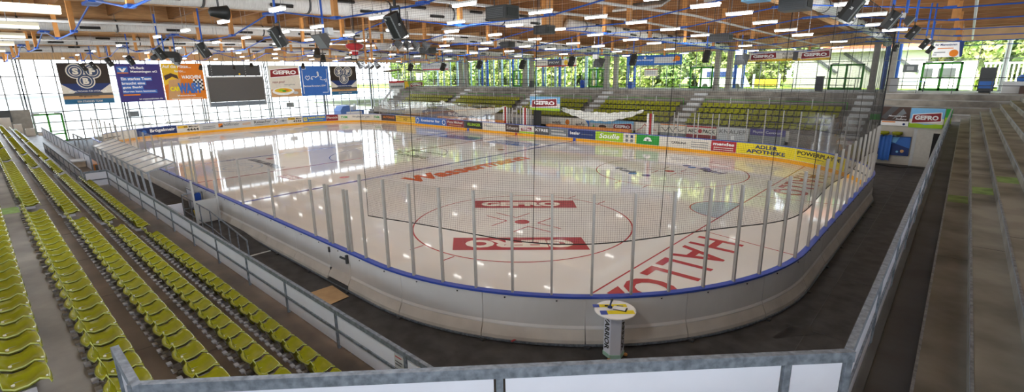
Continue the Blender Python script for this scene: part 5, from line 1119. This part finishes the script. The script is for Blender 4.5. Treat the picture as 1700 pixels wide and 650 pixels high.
for y in (4.6, 5.0, 5.4, 5.9): part('lamp_head', MB().tube((-13.3, y, 7.25), (-13.15, y + .12, 7.08), .1, 12, .16), 'greyd', t)
part('hanger', MB().tube((-13.4, 5.3, 7.35), (-13.4, 5.3, 8.4), .015, 5), 'greyd', t)
t = thing('hanging_spotlights', 'dark cluster of spotlights in front of the end windows right of the lettered banner', 'spotlights', (-34, 16, 6.7)); part('truss_bar', MB().tube((-34, 15.1, 7.15), (-34, 16.9, 7.15), .04, 6), 'black', t)
for y in (15.2, 15.7, 16.2, 16.8): part('lamp_head', MB().tube((-33.9, y, 7.05), (-33.6, y + .1, 6.7), .14, 12, .24), 'greyd', t)
part('hanger', MB().tube((-34, 16, 7.15), (-34, 16, 8.7), .03, 5), 'bluer', t)
t = thing('hanging_camera', 'black camera pod hanging in front of the leftmost lettered banner', 'camera', (-30.5, 1.2, 7.0)); part('body', MB().cbox((-30.5, 1.2, 7.3), (1.0, .9, .35)), 'black', t); part('lens', MB().tube((-30.2, .8, 7.25), (-29.9, .5, 7.1), .14, 12), 'greyd', t); part('bracket', MB().cbox((-30.5, 1.7, 7.15), (.5, .3, .5)), 'black', t); part('hanging_pole', MB().tube((-30.5, 1.2, 7.4), (-30.5, 1.2, 8.5), .035, 6), 'bluer', t)
for i, (x, y, z) in enumerate(((-20.5, 5.1, 7.3), (-42, 10.0, 7.15), (-40, 13.5, 7.1), (-26, 8.2, 7.25), (-50, 8.5, 7.15), (-52, 12, 7.1))):
    t = thing('hanging_spotlight', 'small black spotlight under the roof over the left ice, %s from the viewer' % WORDS[i + 1], 'spotlight', (x, y, z)); part('can', MB().tube((x, y, z), (x + .15, y - .1, z - .35), .12, 12, .17), 'black', t, ); part('hanger', MB().tube((x, y, z), (x, y, zb(y) + .8), .02, 5), 'black', t)

# ================================================================== OUTSIDE
struct('ground_far', MB().box(-120, 47, 3.6, 80, 140, 3.9), 'grass', 'sunlit grass outside the far windows')
struct('ground_end', MB().box(-160, -60, -.6, -65.5, 140, -.2), 'asph', 'pale ground outside the end windows')
def tree(proto_seed, mat, h, r):
    rnd = random.Random(proto_seed)
    t = thing('tree', 'x', 'tree', (0, 0, 0)); LABELS.pop('x', None)
    part('trunk', MB().tube((0, 0, 0), (.1, 0, h * .6), .22, 8, .1), 'bark', t)
    m = MB()
    blobs = [(rnd.uniform(-.5, .5) * r, rnd.uniform(-.5, .5) * r, h * (.13 + .095 * q_), r * rnd.uniform(.62, .8)) for q_ in range(9)]
    for k in range(4200):
        bx, by, bz, br = blobs[k % 9]
        d = Vector((rnd.gauss(0, 1), rnd.gauss(0, 1), rnd.gauss(0, 1))).normalized() * br * (rnd.random() ** .3)
        c = Vector((bx, by, bz)) + d; s = rnd.uniform(.2, .42)
        u = Vector((rnd.gauss(0, 1), rnd.gauss(0, 1), rnd.gauss(0, 1))).normalized(); v = u.cross(Vector((rnd.gauss(0, 1), rnd.gauss(0, 1), rnd.gauss(0, 1)))).normalized()
        m.add([c - u * s, c + v * s * .6, c + u * s, c - v * s * .6], [(0, 1, 2, 3)])
    part('crown', m, mat, t)
    return t
protos = [tree(1, 'leaf', 11, 2.3), tree(2, 'leaf2', 13, 2.3), tree(3, 'leaf', 10.5, 2.3)]
kinds = ['leafy bright green tree', 'taller dark green tree', 'low yellow-green tree']
used = [False] * 3
for row, (y, xa, rn) in enumerate(((60.5, -98, 'front'), (66.0, -100.6, 'middle'), (71.5, -103, 'rear'))):
    i = 0; x = xa
    while x < 40:
        x += 4.4; i += 1
        if row < 2 and -16.5 < x < 2.3: continue
        if row == 2 and -15.5 < x < 2.5: yy = 78
        else: yy = y
        k = (i + row) % 3; sc_ = random.uniform(.94, 1.04)
        lab = '%s outside the far windows, %s from left in the %s row' % (kinds[k], nth(i), rn)
        if not used[k]: o = protos[k]; used[k] = True; o.location = (x, yy, 3.8)
        else: o = copy_tree(protos[k], (x, yy, 3.8), random.random() * 6)
        o['label'] = lab; o['group'] = 'trees outside the far windows'; o.scale = (sc_, sc_, random.uniform(.95, 1.2))
for i, x in enumerate((-15.0, -14.2, -2.5, -1.7, -27.4, -26.5, -52.4, -51.2, -37.6, 4.86, -40.5, -46.0)):
    struct('column', MB().tube((x, 47.3, 3.8), (x, 47.3, 9.0), .16, 12), 'bluer' if i not in (9,) else 'lgrey', 'blue steel column outside the far windows')
pale = pmat('pale_blue_steel', sr(176, 204, 226), .5, var=.05)
for k in range(21): struct('column', MB().box(-63.2 + 1.65 * k, 47.2, 3.8, -62.98 + 1.65 * k + (.12 if k % 3 == 0 else 0), 47.35, 8.6), pale, 'pale blue steel upright outside the far windows')
# house beyond the right windows
t = thing('house', 'terracotta house with green shutters and balcony beyond the right windows', 'house', (-4, 66, 3.8))
part('wall', MB().box(-11, 66, 3.8, -1.0, 74, 13), 'rust', t); part('lower_wall', MB().box(-13, 62, 3.8, -.5, 66, 7.9), flat('facade_grey', (176, 172, 166), .8), t); part('roof', MB().box(-13.4, 61.4, 7.9, -.3, 66.1, 8.2), 'cream2', t)
for x in (-9.6, -6.4, -3.2):
    w_ = part('window', MB().box(x - .55, 65.9, 9.0, x + .55, 66.0, 11.2), 'white', t); part('shutter', MB().box(x - 1.15, 65.85, 9.0, x - .6, 65.95, 11.2).box(x + .6, 65.85, 9.0, x + 1.15, 65.95, 11.2), 'green', w_)
part('balcony', MB().box(-11, 64.6, 8.6, -1, 64.7, 9.3), 'ledge', t)
for x in (-11.5, -8, -4): part('awning_line', MB().bar((x, 61.9, 7.8), (x + 3, 61.9, 5.6), .1, .3), 'greyd', t)
t = thing('container', 'white site container with small windows behind the rightmost green door', 'container', (.5, 54, 3.8)); part('body', MB().box(-.6, 54, 3.9, 3.4, 57, 6.6), 'white', t); part('window', MB().box(-.3, 53.95, 5.2, .4, 54, 6.0).box(.8, 53.95, 5.2, 2.0, 54, 6.0), 'greyd', t); part('door', MB().box(2.4, 53.95, 4.0, 3.2, 54, 6.0), 'lgrey', t)
t = thing('van', 'white van parked outside behind the middle green door', 'vehicle', (-19, 54, 3.9)); part('body', MB().add([(-21.5, 54, 4.2), (-16, 54, 4.2), (-16, 56, 4.2), (-21.5, 56, 4.2), (-21.3, 54.1, 6.3), (-17.2, 54.1, 6.3), (-17.2, 55.9, 6.3), (-21.3, 55.9, 6.3)], [(0, 3, 2, 1), (4, 5, 6, 7), (0, 1, 5, 4), (1, 2, 6, 5), (2, 3, 7, 6), (3, 0, 4, 7)]), 'white', t); part('side_window', MB().box(-20.5, 53.98, 5.3, -17.4, 54.06, 5.95), 'navy', t)
for x in (-20.6, -16.9): part('wheel', MB().tube((x, 53.95, 4.22), (x, 54.2, 4.22), .34, 14), 'black', t)
t = thing('fence', 'white slatted fence outside at the right frame edge', 'fence', (6, 56, 3.8))
for k in range(16): part('slat', MB().box(3.9 + .3 * k, 56, 4.3, 4.02 + .3 * k, 56.06, 6.4), 'white', t)
part('rail', MB().box(3.8, 55.95, 6.3, 8.8, 56.05, 6.45).box(3.8, 55.95, 4.3, 8.8, 56.05, 4.45), 'white', t)
t = thing('site_fence', 'pale building with large wall beyond the end windows', 'building', (-95, 20, -.2)); part('wall', MB().box(-100, -20, -.2, -92, 12, 3.6), 'lgrey', t); part('roof', MB().box(-100.3, -20.3, 3.6, -91.7, 12.3, 3.9), 'mgrey', t)
t = thing('yellow_fence', 'yellow barrier and pale banner outside left of the house', 'barrier', (-15, 56, 3.8)); part('barrier', MB().box(-16.0, 57, 4.3, -13.2, 57.1, 5.0), 'amber', t); part('post', MB().box(-16.1, 56.9, 3.8, -15.9, 57.1, 5.6).box(-13.3, 56.9, 3.8, -13.1, 57.1, 5.6), 'lgrey', t)

# ================================================================== CAMERA, LIGHT
cd = bpy.data.cameras.new('camera'); cam = bpy.data.objects.new('camera', cd); C.objects.link(cam)
yaw, pitch, roll = 2.3123, -.2459, -.0136
fw = Vector((math.cos(yaw) * math.cos(pitch), math.sin(yaw) * math.cos(pitch), math.sin(pitch))); r0 = fw.cross(Vector((0, 0, 1))).normalized(); u0 = r0.cross(fw)
r1 = r0 * math.cos(roll) + u0 * math.sin(roll); u1 = -r0 * math.sin(roll) + u0 * math.cos(roll)
mt = Matrix((r1, u1, -fw)).transposed().to_4x4(); mt.translation = Vector((2.896, -6.6875, 6.0289)); cam.matrix_world = mt
cd.sensor_width = 36; cd.lens = 808.35 / 1700 * 36; cd.clip_end = 500; cd.clip_start = .05
bpy.context.scene.camera = cam
w = bpy.data.worlds.new('world'); bpy.context.scene.world = w; w.use_nodes = True
nt_ = w.node_tree; bg = nt_.nodes['Background']
tc = nt_.nodes.new('ShaderNodeTexCoord'); sp = nt_.nodes.new('ShaderNodeSeparateXYZ'); cr = nt_.nodes.new('ShaderNodeValToRGB')
nt_.links.new(tc.outputs['Generated'], sp.inputs[0]); nt_.links.new(sp.outputs['Z'], cr.inputs['Fac'])
cr.color_ramp.elements[0].color = (.9, .95, 1, 1); cr.color_ramp.elements[1].color = (.6, .79, 1, 1)
nt_.links.new(cr.outputs['Color'], bg.inputs['Color']); bg.inputs['Strength'].default_value = 5.5
sd = bpy.data.lights.new('sun', 'SUN'); so = bpy.data.objects.new('sun', sd); C.objects.link(so); sd.energy = 10.0; sd.color = (1, .95, .84); sd.angle = .02
so.rotation_euler = Vector((-.25, .62, -.9)).to_track_quat('-Z', 'Y').to_euler()
# added fill lights without fixtures, brightening the hall beyond its tube lamps
def area(x, y, z, sx_, sy, e, col=(1, .93, .82)):
    l = bpy.data.lights.new('fill_light', 'AREA'); l.shape = 'RECTANGLE'; l.size = sx_; l.size_y = sy; l.energy = e; l.color = col
    o = bpy.data.objects.new('fill_light', l); C.objects.link(o); o.location = (x, y, z); return o
for x in (-2, -12, -22, -34, -46, -57):
    for y in (-6, 5, 15, 25, 36):
        l = bpy.data.lights.new('fill_light', 'POINT'); l.energy = 330; l.color = (.96, .98, 1); l.shadow_soft_size = .25
        o = bpy.data.objects.new('fill_light', l); C.objects.link(o); o.location = (x + .8, y + .6, 7.0); o.visible_glossy = False
sc = bpy.context.scene
sc.view_settings.view_transform = 'Standard'; sc.view_settings.look = 'None'; sc.view_settings.exposure = 0.2; sc.view_settings.gamma = 1.0
cy = sc.cycles
cy.max_bounces = 7; cy.diffuse_bounces = 4; cy.glossy_bounces = 3; cy.transmission_bounces = 4; cy.transparent_max_bounces = 40; cy.sample_clamp_indirect = 6; cy.caustics_reflective = False; cy.caustics_refractive = False
cy.use_denoising = True
dup = [k for k, v in LABELS.items() if v > 1]
print('DUPLICATE LABELS', dup)
print('LONG', [o['label'] for o in bpy.data.objects if o.get('label') and not o.parent and not 4 <= len(o['label'].split()) <= 16][:20])
